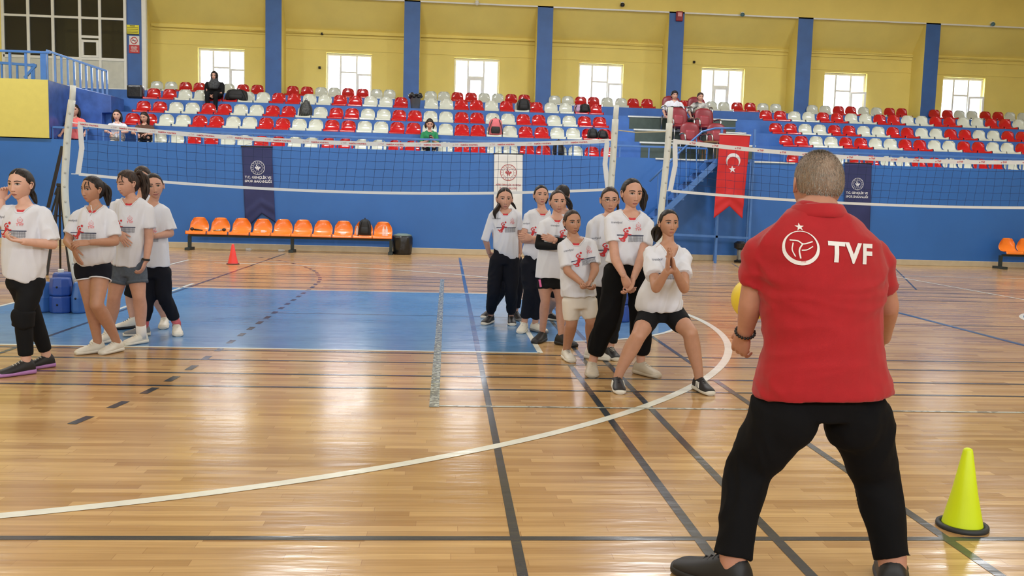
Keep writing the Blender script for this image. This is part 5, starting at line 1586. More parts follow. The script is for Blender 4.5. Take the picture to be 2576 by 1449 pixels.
can('right blue ballast can beside the stacked pair at the left net pole', (L0.x + .19, L0.y + .12, 0), .15, .24, .33, M_CAN2, taper=.7)
can('rear white-capped blue can behind the stacked pair at the left pole', (L0.x - .03, L0.y + .36, 0), .3, .2, .41, M_CAN, cap=-.07)
L1 = gp(1562, 812)
can('lower blue ballast can seen between the tallest girl\'s legs', (L1.x + .02, L1.y + .12, 0), .2, .2, .2)
can('upper blue ballast can seen between the tallest girl\'s legs', (L1.x + .02, L1.y + .12, .202), .2, .2, .13, taper=.85)
can('blue ballast can standing behind the crouching girl', (L1.x + .3, L1.y + .25, 0), .22, .2, .3, M_CAN2)

# black tripod behind the left pole
Yt = 14.5
root = empty('tripod', tuple(at(140, 690, Yt) * Vector((1, 1, 0)))); root.location.z = 0; tag(root, 'tall black tripod standing behind the left net pole', 'tripod')
def leg(a, b, r, nm='leg'):
    return MB().bar(a, b, r).build(nm, M_BLACK, root)
def g0(x, Yv): p = at(x, 690, Yv); return Vector((p.x, p.y, 0))
ap = at(150, 466, Yt)
leg(ap, g0(118, Yt - .3), .032); leg(ap, g0(176, Yt - .1), .032); leg(ap, g0(152, Yt + .5), .03)
leg(at(157, 368, Yt), at(121, 522, Yt), .04, 'folded_arm'); leg(at(126, 543, Yt), at(160, 543, Yt), .02, 'spreader'); leg(at(149, 470, Yt), at(127, 543, Yt), .022, 'brace'); leg(at(149, 470, Yt), at(137, 600, Yt), .02, 'brace')
MB().box(ap.x - .04, ap.x + .03, Yt - .03, Yt + .03, ap.z - .02, ap.z + .03).build('pan_head', M_BLACK, root, bevel=.01); leg(at(149, 465, Yt), at(139, 490, Yt), .03, 'handle')

# ------------------------------------------------------------------ banners
M_NAVYB = mat('navy_banner_cloth', (36, 44, 92), .75, var=.06); M_FLAG = mat('red_flag_cloth', (186, 28, 34), .7, var=.04); M_WB = mat('white_banner_cloth', (206, 210, 212), .75, var=.03)
M_PW = mat('banner_print_white', (208, 212, 222), .7); M_PM = mat('banner_print_maroon', (164, 66, 72), .7)
def emblem(r, hollow=True):
    P = [ring2(0, 0, r * .93, r, 48), ring2(0, 0, r * .62, r * .655, 40)]
    for k in range(16):
        a = 2 * PI * k / 16 + PI / 2
        P.append(star2(r * .8 * math.cos(a), r * .8 * math.sin(a), r * .08))
    P += [crescent2(-.03 * r, r * .34, r * .2, r * .07, r * .15, 20, rot=.3), disc2(-.27 * r, .02 * r, r * .13, 14), disc2(.27 * r, .02 * r, r * .13, 14), star2(.12 * r, r * .36, r * .06)]
    P += [stroke2([(-.3 * r, -.02 * r), (-.1 * r, -.12 * r), (-.12 * r, -.42 * r)], [r * .16, r * .2, r * .06], sub=4), stroke2([(.3 * r, -.02 * r), (.1 * r, -.12 * r), (.14 * r, -.42 * r)], [r * .16, r * .2, r * .06], sub=4), disc2(0, .06 * r, r * .1, 12)]
    return join2(P)
def banner(label, Y, tl, tr, bl, br, notch, m, prints, wall=True, rod=M_BLACK):
    A, B, C_, D = [V3(at(p[0], p[1], Y)) for p in (tl, tr, br, bl)]
    N_ = V3(at(notch[0], notch[1], Y)) if notch else None
    root = empty('hanging_banner' if m is not M_FLAG else 'hanging_flag', tuple((A + B) / 2)); tag(root, label, 'flag' if m is M_FLAG else 'banner')
    nu, nv = 24, 50
    V = []
    def P_(u, v, d):
        a = lerp(A, B, u); lo = lerp(D, C_, u)
        if N_ is not None:
            lo = lerp(D, N_, u * 2) if u < .5 else lerp(N_, C_, u * 2 - 1)
        p = lerp(a, lo, v)
        y = -.012 * v * (1 + math.sin(u * 7 + v * 5)) - .006 * (1 + math.sin(v * 40)) * (v > .75) - .003 * (1 + math.sin(v * 22 + u * 3))
        return p + V3((0, y + d, 0))
    for d in (0, .006):
        for i in range(nv + 1):
            for k in range(nu + 1): V.append(P_(k / nu, i / nv, d))
    W = nu + 1; S_ = W * (nv + 1)
    F = [(i * W + k, i * W + k + 1, (i + 1) * W + k + 1, (i + 1) * W + k) for i in range(nv) for k in range(nu)]
    F += [tuple(S_ + q for q in reversed(f)) for f in F]
    ed = [k for k in range(nu)] + [i * W + nu for i in range(nv)] + [nv * W + k for k in range(nu, 0, -1)] + [i * W for i in range(nv, 0, -1)]
    F += [(ed[i], ed[i] + S_, ed[(i + 1) % len(ed)] + S_, ed[(i + 1) % len(ed)]) for i in range(len(ed))]
    o = MB().add(V, F).build('cloth', m, root, True)
    b = bvh_of(V, F)
    for k_, (vf, px, py, pm) in enumerate(prints):
        c = at(px, py, Y)
        v, f = project_print(subdiv2(vf, .06), b, c, V3((1, 0, 0)), V3((0, 0, 1)), V3((0, -1, 0)), .004, .5)
        MB().add(v, f).build('lettering' if k_ else 'emblem', pm, o)
    MB().tube([A + V3((-.02, 0, .005)), B + V3((.02, 0, .005))], .014, 8).build('rod', rod, root)
    MB().tube([A + V3((0, 0, .01)), (A + B) / 2 + V3((0, .13 if m is M_FLAG else .0, .13)), B + V3((0, 0, .01))], .004, 5).build('hanging_cord', M_STEEL, root)
s_ = 21.48 / FPX
banner('left navy banner with round white emblem above the orange bench', 21.48, (608, 369), (684, 370), (618, 577), (693, 560), (659, 537), M_NAVYB,
       [(emblem(17.2 * s_), 648.5, 422, M_PW), (txt('T.C. GENÇLİK VE', 64 * s_, .03), 649.5, 446, M_PW), (txt('SPOR BAKANLIĞI', 65 * s_, .03), 650, 455, M_PW)])
banner('right navy banner with round white emblem, partly behind the coach', 21.48, (2125, 410), (2193, 412), (2122, 640), (2186, 640), None, M_NAVYB,
       [(emblem(15.6 * s_), 2157, 463, M_PW), (txt('T.C. GENÇLİK VE', 58 * s_, .03), 2155, 485, M_PW), (txt('SPOR BAKANLIĞI', 59 * s_, .03), 2155, 494, M_PW)])
banner('white banner with red round emblem behind the braided girl', 21.48, (1243, 387), (1315, 388), (1241, 600), (1313, 602), None, M_WB,
       [(emblem(20.5 * s_), 1279, 434, M_PM), (txt('AĞRI GENÇLİK VE SPOR', 64 * s_, .02), 1278.5, 465, M_PM), (txt('İL MÜDÜRLÜĞÜ', 44 * s_, .02), 1279, 473, M_PM)])
sf = 20.42 / FPX
banner('red flag with white crescent and star hanging by the blue metal stairs', 20.42, (1811, 338), (1887, 341), (1795, 549), (1867, 550), (1834, 518), M_FLAG,
       [(crescent2(0, 0, 18.6 * sf, 5.2 * sf, 15 * sf, rot=-PI / 2), 1844, 404, M_PW), (star2(0, 0, 9.5 * sf, .1), 1842, 426, M_PW)], rod=M_WHITE)

# ------------------------------------------------------------------ metal stairs
root = empty('metal_staircase', tuple(gp(1793, 655))); tag(root, 'blue metal staircase rising to the grandstand aisle behind the red flag', 'staircase')
Ya, Yb_ = 20.55, 21.35
def two(p, q, r, nm, Y=Ya): return MB().bar(at(p[0], p[1], Y), at(q[0], q[1], Y), r).build(nm, M_BLUEPAINT, root)
for Y in (Ya, Yb_):
    a, b = at(1806, 405, Ya), at(1641, 563, Ya); f = at(1560, 640, Ya)
    MB().bar((a.x, Y, a.z), (f.x, Y, max(.02, f.z)), .05, .12).build('stringer', M_BLUEPAINT, root)
a, f = at(1803, 408, Ya), at(1560, 640, Ya)
for k in range(1, 10):
    t = k / 10; x, z = lerp(a.x, f.x, t), lerp(a.z, max(.02, f.z), t)
    MB().box(x - .14, x + .14, Ya, Yb_, z - .02, z + .02).build('tread', M_BLUEPAINT, root)
hp = [(1634, 456), (1680, 412), (1733, 361), (1767, 331), (1799, 323), (1850, 323)]
MB().tube([at(x, y, Ya) for x, y in hp], .024, 8).build('handrail', M_BLUEPAINT, root, True)
for x in (1752, 1726, 1703, 1678, 1655):
    yt = np.interp(x, [p[0] for p in hp], [p[1] for p in hp]); yb = lerp(405, 563, (1806 - x) / 165)
    two((x, yt), (x, yb), .022, 'baluster')
for x, Y in ((1800, Ya), (1882, Ya), (1797, Yb_), (1876, Yb_)):
    p = at(x, 640, Y); tp = at(x, 325 if Y == Ya else 400, Y)
    MB().bar((p.x, Y, 0), (p.x, Y, tp.z), .05).build('post', M_BLUEPAINT, root)
p0, p1 = at(1640, 587, Ya), at(1882, 599, Ya); MB().bar(p0, p1, .05).build('cross_bar', M_BLUEPAINT, root)
pl = at(1800, 402, Ya); pr_ = at(1890, 402, Ya)
MB().box(pl.x, pr_.x, Ya, YW, 2.33, 2.39).build('landing', M_BLUEPAINT, root)

# small machine by the stairs
p = gp(1862, 660); root = empty('floor_machine', tuple(p)); tag(root, 'small grey and black machine on a wheeled base beside the stairs', 'machine')
MB().lathe((p.x, p.y, .02), [(.14, -.02), (.15, .02), (.06, .05)], 16).build('wheeled_base', M_BLACK, root)
MB().box(p.x - .07, p.x + .09, p.y - .06, p.y + .08, .06, .3).build('grey_housing', mat('grey_housing', (140, 140, 134), .5), root, bevel=.01)
MB().lathe((p.x - .02, p.y, .4), [(.05, -.1), (.14, -.06), (.15, .05), (.08, .1)], 18).build('fan_head', M_BLACK, root)

# ------------------------------------------------------------------ benches with orange seats
M_OR = mat('orange_seat_plastic', (232, 122, 40), .3, var=.04, coat=.3); M_FR = mat('dark_green_frame', (34, 46, 46), .5, var=.1)
me_o = MB().add(*seat_vf(.31, .2)).mesh('orange_seat'); me_o.materials.append(M_OR); me_o.polygons.foreach_set('use_smooth', [True] * len(me_o.polygons))
def bench(label, xs, Yq, z0, legs):
    root = empty('seat_bench', ((xs[0] + xs[-1]) / 2, Yq, 0)); tag(root, label, 'bench')
    for x in xs:
        o = bpy.data.objects.new('seat', me_o); COL.objects.link(o); o.parent = root
        o.location = Vector((x, Yq, z0 + .03)) - root.location; o.scale = (1.13, 1.1, 1.08)
    MB().box(xs[0] - .2, xs[-1] + .2, Yq - .07, Yq + .0, z0 - .07, z0 - .02).build('beam', M_FR, root)
    for x in legs:
        MB().box(x - .035, x + .035, Yq - .06, Yq + .0, .05, z0 - .05).box(x - .05, x + .05, Yq - .26, Yq + .2, 0, .06).build('leg', M_FR, root)
bx = [at(x, 585, 21.0).x for x in (498.4, 552, 605.6, 659, 710.4, 760.5, 811.7, 863, 914, 963)]
zb_ = at(740, 594, 20.8).z
bench('long bench of ten orange plastic seats along the blue wall', bx, 21.0, zb_, [at(x, 600, 21).x for x in (478, 736, 984)])
bench('bench of orange seats at the right edge of the picture', [at(2540, 632, 21.0).x + .45 * k for k in range(4)], 21.0, zb_, [at(2516, 640, 21).x, at(2516, 640, 21).x + 1.7])
def on_seat(x, dx=0): return Vector((bx[x] + dx, 20.93, zb_ + .055))
# things on the bench
for k, (i, dx, lab) in enumerate(((0, .0, 'black microphone lying on the leftmost orange seat'), (1, .03, 'black and silver microphone lying on the second orange seat'))):
    p = on_seat(i, dx); root = empty('microphone', tuple(p)); tag(root, lab, 'microphone')
    s = -1 if k == 0 else 1
    MB().tube([p + Vector((-s * .13, -.05, .02)), p + Vector((s * .05, -.05, .035))], [.014, .022], 12).build('handle', M_BLACK if k == 0 else M_STEEL, root, True)
    MB().add(*ellipsoid(p + Vector((s * .1, -.05, .045)), ((.045, 0, 0), (0, .035, 0), (0, 0, .038)))).build('grille', M_BLACK, root, True)
M_CLEAR = bpy.data.materials.new('clear_plastic'); M_CLEAR.use_nodes = True
_b = M_CLEAR.node_tree.nodes['Principled BSDF']; _b.inputs['Base Color'].default_value = (.85, .88, .9, 1); _b.inputs['Roughness'].default_value = .08; _b.inputs['Alpha'].default_value = .45
def bottle(p, label, h=.2, lie=None, grp='small water bottles', capm=None):
    root = empty('water_bottle', tuple(p)); tag(root, label, 'bottle', grp)
    M = Matrix.Rotation(PI / 2, 4, 'Y') @ Matrix.Identity(4) if lie else Matrix.Identity(4)
    if lie: M = Matrix.Rotation(lie, 4, 'Z') @ M
    o3 = Vector(p) + (Vector((0, 0, .03)) if lie else Vector())
    MB().lathe(o3, [(.026, 0), (.03, .01), (.03, h * .7), (.012, h * .88), (.012, h * .93)], 14, M=M).build('bottle_body', M_CLEAR, root, True)
    MB().lathe(o3, [(.014, h * .92), (.014, h), (.01, h * 1.02)], 12, M=M).build('cap', capm or M_WHITE, root)
bottle(on_seat(8, -.13), 'clear water bottle standing left of the black backpack on the bench')
bottle(on_seat(9, .02), 'left one of two clear bottles on the last orange seat'); bottle(on_seat(9, .09), 'right one of two clear bottles on the last orange seat')
bottle(on_seat(3, .0) + Vector((0, -.05, 0)), 'small clear bottle lying on the fourth orange seat', .12, .3); bottle(on_seat(7, -.04) + Vector((0, -.05, 0)), 'small clear bottle lying on the eighth orange seat', .12, -.2)
q = gp(618, 631); bottle(q, 'clear bottle lying at the wall foot under the fourth orange seat', .15, .6); q = gp(700, 633); bottle(q, 'clear bottle lying at the wall foot left of the middle bench leg', .15, .2)

def backpack(p, w, h, d, m, label, name='backpack', m2=None, rz=0, squash=1.):
    root = empty(name, tuple(p)); tag(root, label, 'bag')
    M = Matrix.Translation(p) @ Matrix.Rotation(rz, 4, 'Z')
    V, F = ring_loft([((0, 0, 0), (w * .42, 0, 0), (0, -d * .42, 0)), ((0, 0, h * .06), (w * .5, 0, 0), (0, -d * .5, 0)), ((0, 0, h * .5), (w * .5, 0, 0), (0, -d * .48, 0)), ((0, .0, h * .85), (w * .42 * squash, 0, 0), (0, -d * .38, 0)), ((0, 0, h), (w * .2 * squash, 0, 0), (0, -d * .15, 0))], 20)
    MB().add(xf(V, M), F).build('main_body', m, root, True)
    V, F = ring_loft([((0, -d * .42, h * .08), (w * .3, 0, 0), (0, -d * .16, 0)), ((0, -d * .44, h * .3), (w * .33, 0, 0), (0, -d * .18, 0)), ((0, -d * .42, h * .5), (w * .28, 0, 0), (0, -d * .1, 0))], 14)
    MB().add(xf(V, M), F).build('front_pocket', m2 or m, root, True)
    mb = MB()
    for s in (-1, 1):
        V, F = tube_vf([(s * w * .25, -d * .3, h * .9), (s * w * .42, -d * .5, h * .5), (s * w * .52, -d * .5, -.02)], .012, 6, sub=3); mb.add(xf(V, M), F)
    V, F = tube_vf([(-w * .08, 0, h * .97), (0, 0, h * 1.08), (w * .08, 0, h * .97)], .008, 6, sub=3); mb.add(xf(V, M), F)
    mb.build('straps', M_BLACK, root)
M_BAG = mat('black_bag_cloth', (24, 25, 28), .7, var=.3, vscale=15); M_BAGP = mat('pink_bag_cloth', (206, 104, 112), .7); M_CAMO = mat('dark_patterned_cloth', (34, 36, 38), .7, var2=(84, 86, 84), vscale=40); M_LIL = mat('lilac_cloth', (176, 148, 178), .8)
backpack(on_seat(8, .04), .28, .36, .18, M_BAG, 'black backpack on the ninth orange seat of the bench')
def row_p(px, row, dy=0): 
    y = YR[row] + (.2 if row else .5) + dy
    return Vector((at(px, 300, y).x, y, (ZR[row] if row else ZT1) + .06))
backpack(row_p(596, 3), .55, .28, .3, M_BAG, 'black bag lying beside the woman in black on the stands', 'shoulder_bag')
backpack(row_p(770, 2), .3, .4, .2, M_CAMO, 'dark patterned drawstring bag on a white seat', 'drawstring_bag', squash=.5)
backpack(row_p(1316, 3), .34, .3, .22, M_BAG, 'black backpack on a white seat left of the fourth window')
backpack(row_p(1455, 3), .24, .2, .16, M_LIL, 'small lilac bag beside a black bag on a red seat', 'shoulder_bag')
backpack(row_p(1470, 3, -.05), .28, .22, .18, M_BAG, 'small black bag beside a lilac bag on a red seat', 'shoulder_bag')
backpack(row_p(1247, 1), .34, .4, .2, M_BAGP, 'pink backpack with a dark front on a white seat', m2=M_BAG)
backpack(row_p(1492, 1), .26, .24, .2, M_BAG, 'left one of two black bags on the red seats nearest the aisle', 'shoulder_bag')
backpack(row_p(1517, 1), .26, .2, .2, M_BAG, 'right one of two black bags on the red seats nearest the aisle', 'shoulder_bag')
backpack(row_p(1407, 0), .26, .36, .2, M_BAG, 'black bag on a front row white seat behind the railing')

# bins
def bin_(p, r, h, label, lid):
    root = empty('waste_bin', tuple(p)); tag(root, label, 'bin')
    rg = np.random.default_rng(5); n = 40; V = []
    pr = [(.82, 0), (.9, .04), (.96, .3), (1.0, .6), (1.02, .9), (.97, 1.0)]
    for rr, z in pr:
        for k in range(n):
            a = 2 * PI * k / n; q = r * rr * (1 + .035 * math.sin(a * 9 + z * 5) + .02 * rg.normal())
            V.append((p[0] + q * math.cos(a), p[1] + q * math.sin(a), p[2] + z * h))
    F = [(i * n + k, i * n + (k + 1) % n, (i + 1) * n + (k + 1) % n, (i + 1) * n + k) for i in range(len(pr) - 1) for k in range(n)] + [tuple(range(n - 1, -1, -1)), tuple((len(pr) - 1) * n + k for k in range(n))]
    if lid == 'bag':
        MB().lathe(p, [(r * .75, 0), (r * .95, h), (r, h)], 24).build('bin_body', mat('grey_bin', (128, 132, 136), .6), root, True)
        mb = MB()
        for k in range(14):
            a = 2 * PI * k / 14; mb.add(*ellipsoid(V3(p) + V3((r * .9 * math.cos(a), r * .9 * math.sin(a), h + .02 * math.sin(k * 3))), ((.06, 0, 0), (0, .06, 0), (0, 0, .05 + .02 * math.sin(k * 5))), 8, 6))
        mb.build('bin_liner', M_BAGL, root, True)
    else:
        MB().add(V, F).build('bin_liner', M_BAGL, root, True)
        MB().lathe((p[0], p[1], p[2] + h * .98), [(r * .9, 0), (r * .93, .03), (r * .5, .06)], 28).build('lid', mat('grey_green_lid', (104, 122, 118), .5), root, True)
M_BAGL = mat('black_bin_liner', (28, 29, 32), .3, var=.2, vscale=6, bump=.8, bscale=9)
p = gp(1012, 640); bin_((p.x, p.y, 0), .225, .43, 'black lined waste bin standing at the right end of the long bench', 'lid')
bin_(row_p(1044, 3) - Vector((0, 0, .06)), .15, .33, 'grey waste bin with a black liner among the seats', 'bag')
p = row_p(343, 3); root = empty('plastic_sack', tuple(p)); tag(root, 'black plastic sack leaning at the foot of the leftmost pillar', 'sack')
q = MB(); q.box(p.x - .2, p.x + .19, p.y - .12, p.y + .12, p.z - .05, p.z + .29); o = q.build('sack', M_BAGL, root, bevel=.05)

# cones
def cone(c, h, r, m, label, ringm, ringr):
    root = empty('training_cone', tuple(c)); tag(root, label, 'cone', None)
    MB().lathe(c, [(r, .012), (r * .98, .02), (r * .62, h * .45), (r * .24, h * .975), (r * .2, h), (r * .1, h + .004)], 40).build('cone_body', m, root, True)
    MB().lathe(c, [(ringr, 0), (ringr * 1.02, .008), (ringr, .018), (ringr * .86, .02), (ringr * .84, .01)], 40).build('base_ring', ringm, root, True)
p = gp(2420, 1326); cone((p.x, p.y, 0), .345, .083, mat('neon_yellow_plastic', (214, 236, 20), .45, var=.02), 'neon yellow training cone with a black base ring on the floor at right', mat('dark_rubber', (40, 44, 48), .6), .104)
p = gp(586, 665); cone((p.x, p.y, 0), .37, .095, mat('coral_red_plastic', (240, 68, 66), .45, var=.02), 'coral red training cone standing in front of the bench', mat('dark_red_rubber', (90, 36, 40), .6), .115)

# ball in front of the coach
p = at(1893, 752, 4.2)
root = empty('volleyball', tuple(p)); tag(root, 'yellow and blue volleyball half hidden by the coach\'s left arm', 'ball')
M_BY, M_BB = mat('ball_yellow', (232, 206, 60), .5), mat('ball_blue', (40, 80, 150), .5)
V, F = ellipsoid(p, ((.1, 0, 0), (0, .1, 0), (0, 0, .1)), 32, 20)
mi = []
for f in F:
    c = sum((V3(V[i]) for i in f), V3((0, 0, 0))) / len(f) - V3(p)
    mi.append(1 if math.sin(c[0] * 30 + c[2] * 22) > .55 else 0)
mb = MB().add(V, F); mb.mi = mi; mb.build('ball', [M_BY, M_BB], root, True)

# ------------------------------------------------------------------ maroon armchairs in the aisle
M_MAR = mat('maroon_leather', (122, 30, 42), .4, var=.08, vscale=12, bump=.1, bscale=200)
def armchair(x, y, z, label, rz=0.):
    root = empty('armchair', (x, y, z)); tag(root, label, 'chair', 'maroon armchairs in the aisle')
    M = Matrix.Translation((x, y, z)) @ Matrix.Rotation(rz, 4, 'Z')
    def add(name, shp, m, bev=0): 
        mb = MB()
        for v, f in shp: mb.add(xf(v, M), f)
        return mb.build(name, m, root, True, bevel=bev)
    V, F = ring_loft([((0, .2, .42), (.2, 0, 0), (0, -.05, 0)), ((0, .22, .55), (.25, 0, 0), (0, -.06, 0)), ((0, .25, .75), (.25, 0, 0), (0, -.06, 0)), ((0, .27, .87), (.21, 0, 0), (0, -.055, 0)), ((0, .28, .93), (.1, 0, 0), (0, -.03, 0))], 24)
    add('backrest', [(V, F)], M_MAR)
    V, F = ring_loft([((0, .17, .5), (.1, 0, 0), (0, -.03, 0)), ((0, .185, .6), (.135, 0, 0), (0, -.035, 0)), ((0, .2, .74), (.12, 0, 0), (0, -.03, 0))], 16)
    add('back_cushion', [(V, F)], mat('maroon_cushion', (140, 46, 58), .45))
    V, F = ellipsoid((0, -.03, .43), ((.25, 0, 0), (0, .24, 0), (0, 0, .07)), 20, 10); add('seat', [(V, F)], M_MAR)
    for s in (-1, 1):
        add('armrest', [tube_vf([(s * .27, .2, .62), (s * .29, .0, .64), (s * .28, -.16, .6), (s * .27, -.2, .45)], .02, 8, sub=3)], M_STEEL)
        add('leg', [tube_vf([(s * .24, -.2, .42), (s * .25, -.22, 0)], .013, 8)], M_STEEL); add('leg', [tube_vf([(s * .24, .2, .42), (s * .25, .24, 0)], .013, 8)], M_STEEL)
for px, row, Y, lab in ((1695, 2, 23.5, 'maroon armchair with the boy in a lettered white shirt'), (1759, 2, 23.5, 'maroon armchair with the boy in a striped top'), (1714, 1, 22.72, 'empty maroon armchair directly below the boy in the lettered shirt'),
                        (1780, 1, 22.72, 'empty maroon armchair directly below the boy in the striped top'), (1746, 0, 21.95, 'empty maroon armchair behind the sloping blue stair handrail'), (1814, 0, 21.95, 'empty maroon armchair just above the top of the red flag')):
    armchair(at(px, 300, Y).x, Y, ZR[row], lab, .12)
p = at(1783, 380, 21.75); x, y = p.x, 21.78
x += .02
root = empty('small_table', (x, y, ZR[0])); tag(root, 'small brown table beside the armchair behind the stair handrail', 'table')
MB().box(x - .14, x + .16, y - .15, y + .15, ZR[0] + .42, ZR[0] + .46).build('table_top', mat('brown_wood', (128, 92, 58), .5), root)
for sx in (-.13, .15):
    for sy in (-.13, .13): MB().box(x + sx - .012, x + sx + .012, y + sy - .012, y + sy + .012, ZR[0], ZR[0] + .42).build('leg', mat('brown_wood', (128, 92, 58), .5), root)

# ------------------------------------------------------------------ signs, siren, cameras
Yp = YP - .03
def flat(name, p0, p1, m, label, cat, parts):
    a, b = at(p0[0], p0[1], Yp), at(p1[0], p1[1], Yp)
    root = empty(name, tuple((a + b) / 2)); tag(root, label, cat)
    o = MB().box(a.x, b.x, Yp - .006, Yp + .006, b.z, a.z).build('board', m, root)
    for k, (vf, px, py, pm) in enumerate(parts):
        c = at(px, py, Yp)
        MB().add([(c.x + v[0], Yp - .009 - .001 * k, c.z + v[1]) for v in vf[0]], vf[1]).build('printing', pm, o)
sp_ = Yp / FPX
M_SR = mat('sign_red', (186, 40, 44), .5); M_SK = mat('sign_black', (20, 20, 20), .5)
lines = join2([stroke2([(-13 * sp_, y * sp_), (13 * sp_, y * sp_)], 1.0 * sp_) for y in (5, 1, -3, -6)] + [stroke2([(-6 * sp_, 9 * sp_), (6 * sp_, 9 * sp_)], 1.6 * sp_), stroke2([(-15 * sp_, -10.5 * sp_), (15 * sp_, -10.5 * sp_)], 2.4 * sp_)])
flat('notice_sign', (317, 62), (350, 88), mat('sign_yellow', (224, 214, 40), .5), 'yellow notice high on the leftmost blue pillar', 'sign', [(lines, 333.5, 75, M_SK)])
smoke = join2([ring2(0, 0, 6.6 * sp_, 8.4 * sp_, 32), stroke2([(-5.2 * sp_, 5.2 * sp_), (5.2 * sp_, -5.2 * sp_)], 1.5 * sp_)])
cig = join2([stroke2([(-5 * sp_, 0), (4 * sp_, 0)], 1.6 * sp_)])
box = (np.array([(-12.3, -9.6), (12.3, -9.6), (12.3, 9.6), (-12.3, 9.6)]) * sp_, [(0, 1, 2, 3)])
flat('no_smoking_sign', (325, 90), (351, 134), mat('sign_white', (220, 216, 214), .5), 'white and red no smoking sign below the yellow notice', 'sign',
     [(cig, 337.5, 102, M_SK), (smoke, 337.5, 102, M_SR), (box, 338, 123.5, M_SR)] + [(txt(t, w * sp_, .02), 338, y, mat('sign_print_white', (225, 222, 220), .5)) for t, w, y in (('SİGARA', 15, 118), ('İÇMEK', 13, 123), ('YASAKTIR', 18, 128.5))])
a = at(1709, 41, YP - .06); root = empty('fire_alarm_beacon', tuple(a)); tag(root, 'red alarm beacon at the top of the fifth blue pillar', 'alarm')
MB().box(a.x - .1, a.x + .1, YP - .1, YP - .02, a.z - .14, a.z + .14).build('housing', mat('dark_red_housing', (140, 24, 32), .4), root, bevel=.02)
MB().box(a.x - .06, a.x + .06, YP - .13, YP - .1, a.z - .02, a.z + .1).build('lens', mat('pink_lens', (226, 160, 160), .2), root, bevel=.02)
for px, py, m, lab in ((1200, 8, M_WHITE, 'white dome camera under the beam above the third window'), (1566, 12, M_BLACK, 'black dome camera on the beam above the fourth window'), (1868, 37, mat('teal_dome', (70, 110, 120), .3), 'teal dome camera under the beam above the fifth window'), (2498, 61, mat('teal_dome', (70, 110, 120), .3), 'teal dome camera under the beam above the last window')):
    a = at(px, py, YP - .1); root = empty('dome_camera', tuple(a)); tag(root, lab, 'camera')
    MB().add(*ellipsoid(a, ((.065, 0, 0), (0, .065, 0), (0, 0, .06)), 16, 10)).build('dome', m, root, True)
    MB().box(a.x - .04, a.x + .04, a.y, YP, a.z + .02, a.z + .08).build('bracket', M_WHITE, root)
for px, py, lab in ((810, 85, 'small black sensor on the cornice left of the second window'), (804, 170, 'small black sensor on the wall beside the second window'), (1746, 156, 'small black sensor on the wall left of the fifth window')):
    a = at(px, py, YB - .03); root = empty('wall_sensor', tuple(a)); tag(root, lab, 'sensor')
    MB().box(a.x - .035, a.x + .035, YB - .06, YB, a.z - .035, a.z + .035).build('sensor_body', M_BLACK, root, bevel=.01)
    MB().lathe((a.x, YB - .07, a.z), [(.02, -.02), (.025, .0), (.02, .02)], 10).build('lens', M_BLACK, root)
cb = MB().tube([at(388, 66, YB - .06), at(700, 80, YB - .06), at(1040, 92, YB - .06), at(1380, 104, YB - .06), at(1720, 116, YB - .06), at(2040, 127, YB - .06), at(2300, 140, YB - .06), at(2570, 152, YB - .06)], .012, 6).build('wall_cable', M_YB); tag(cb, 'yellow painted cable running along the cornice over the windows', 'cable')

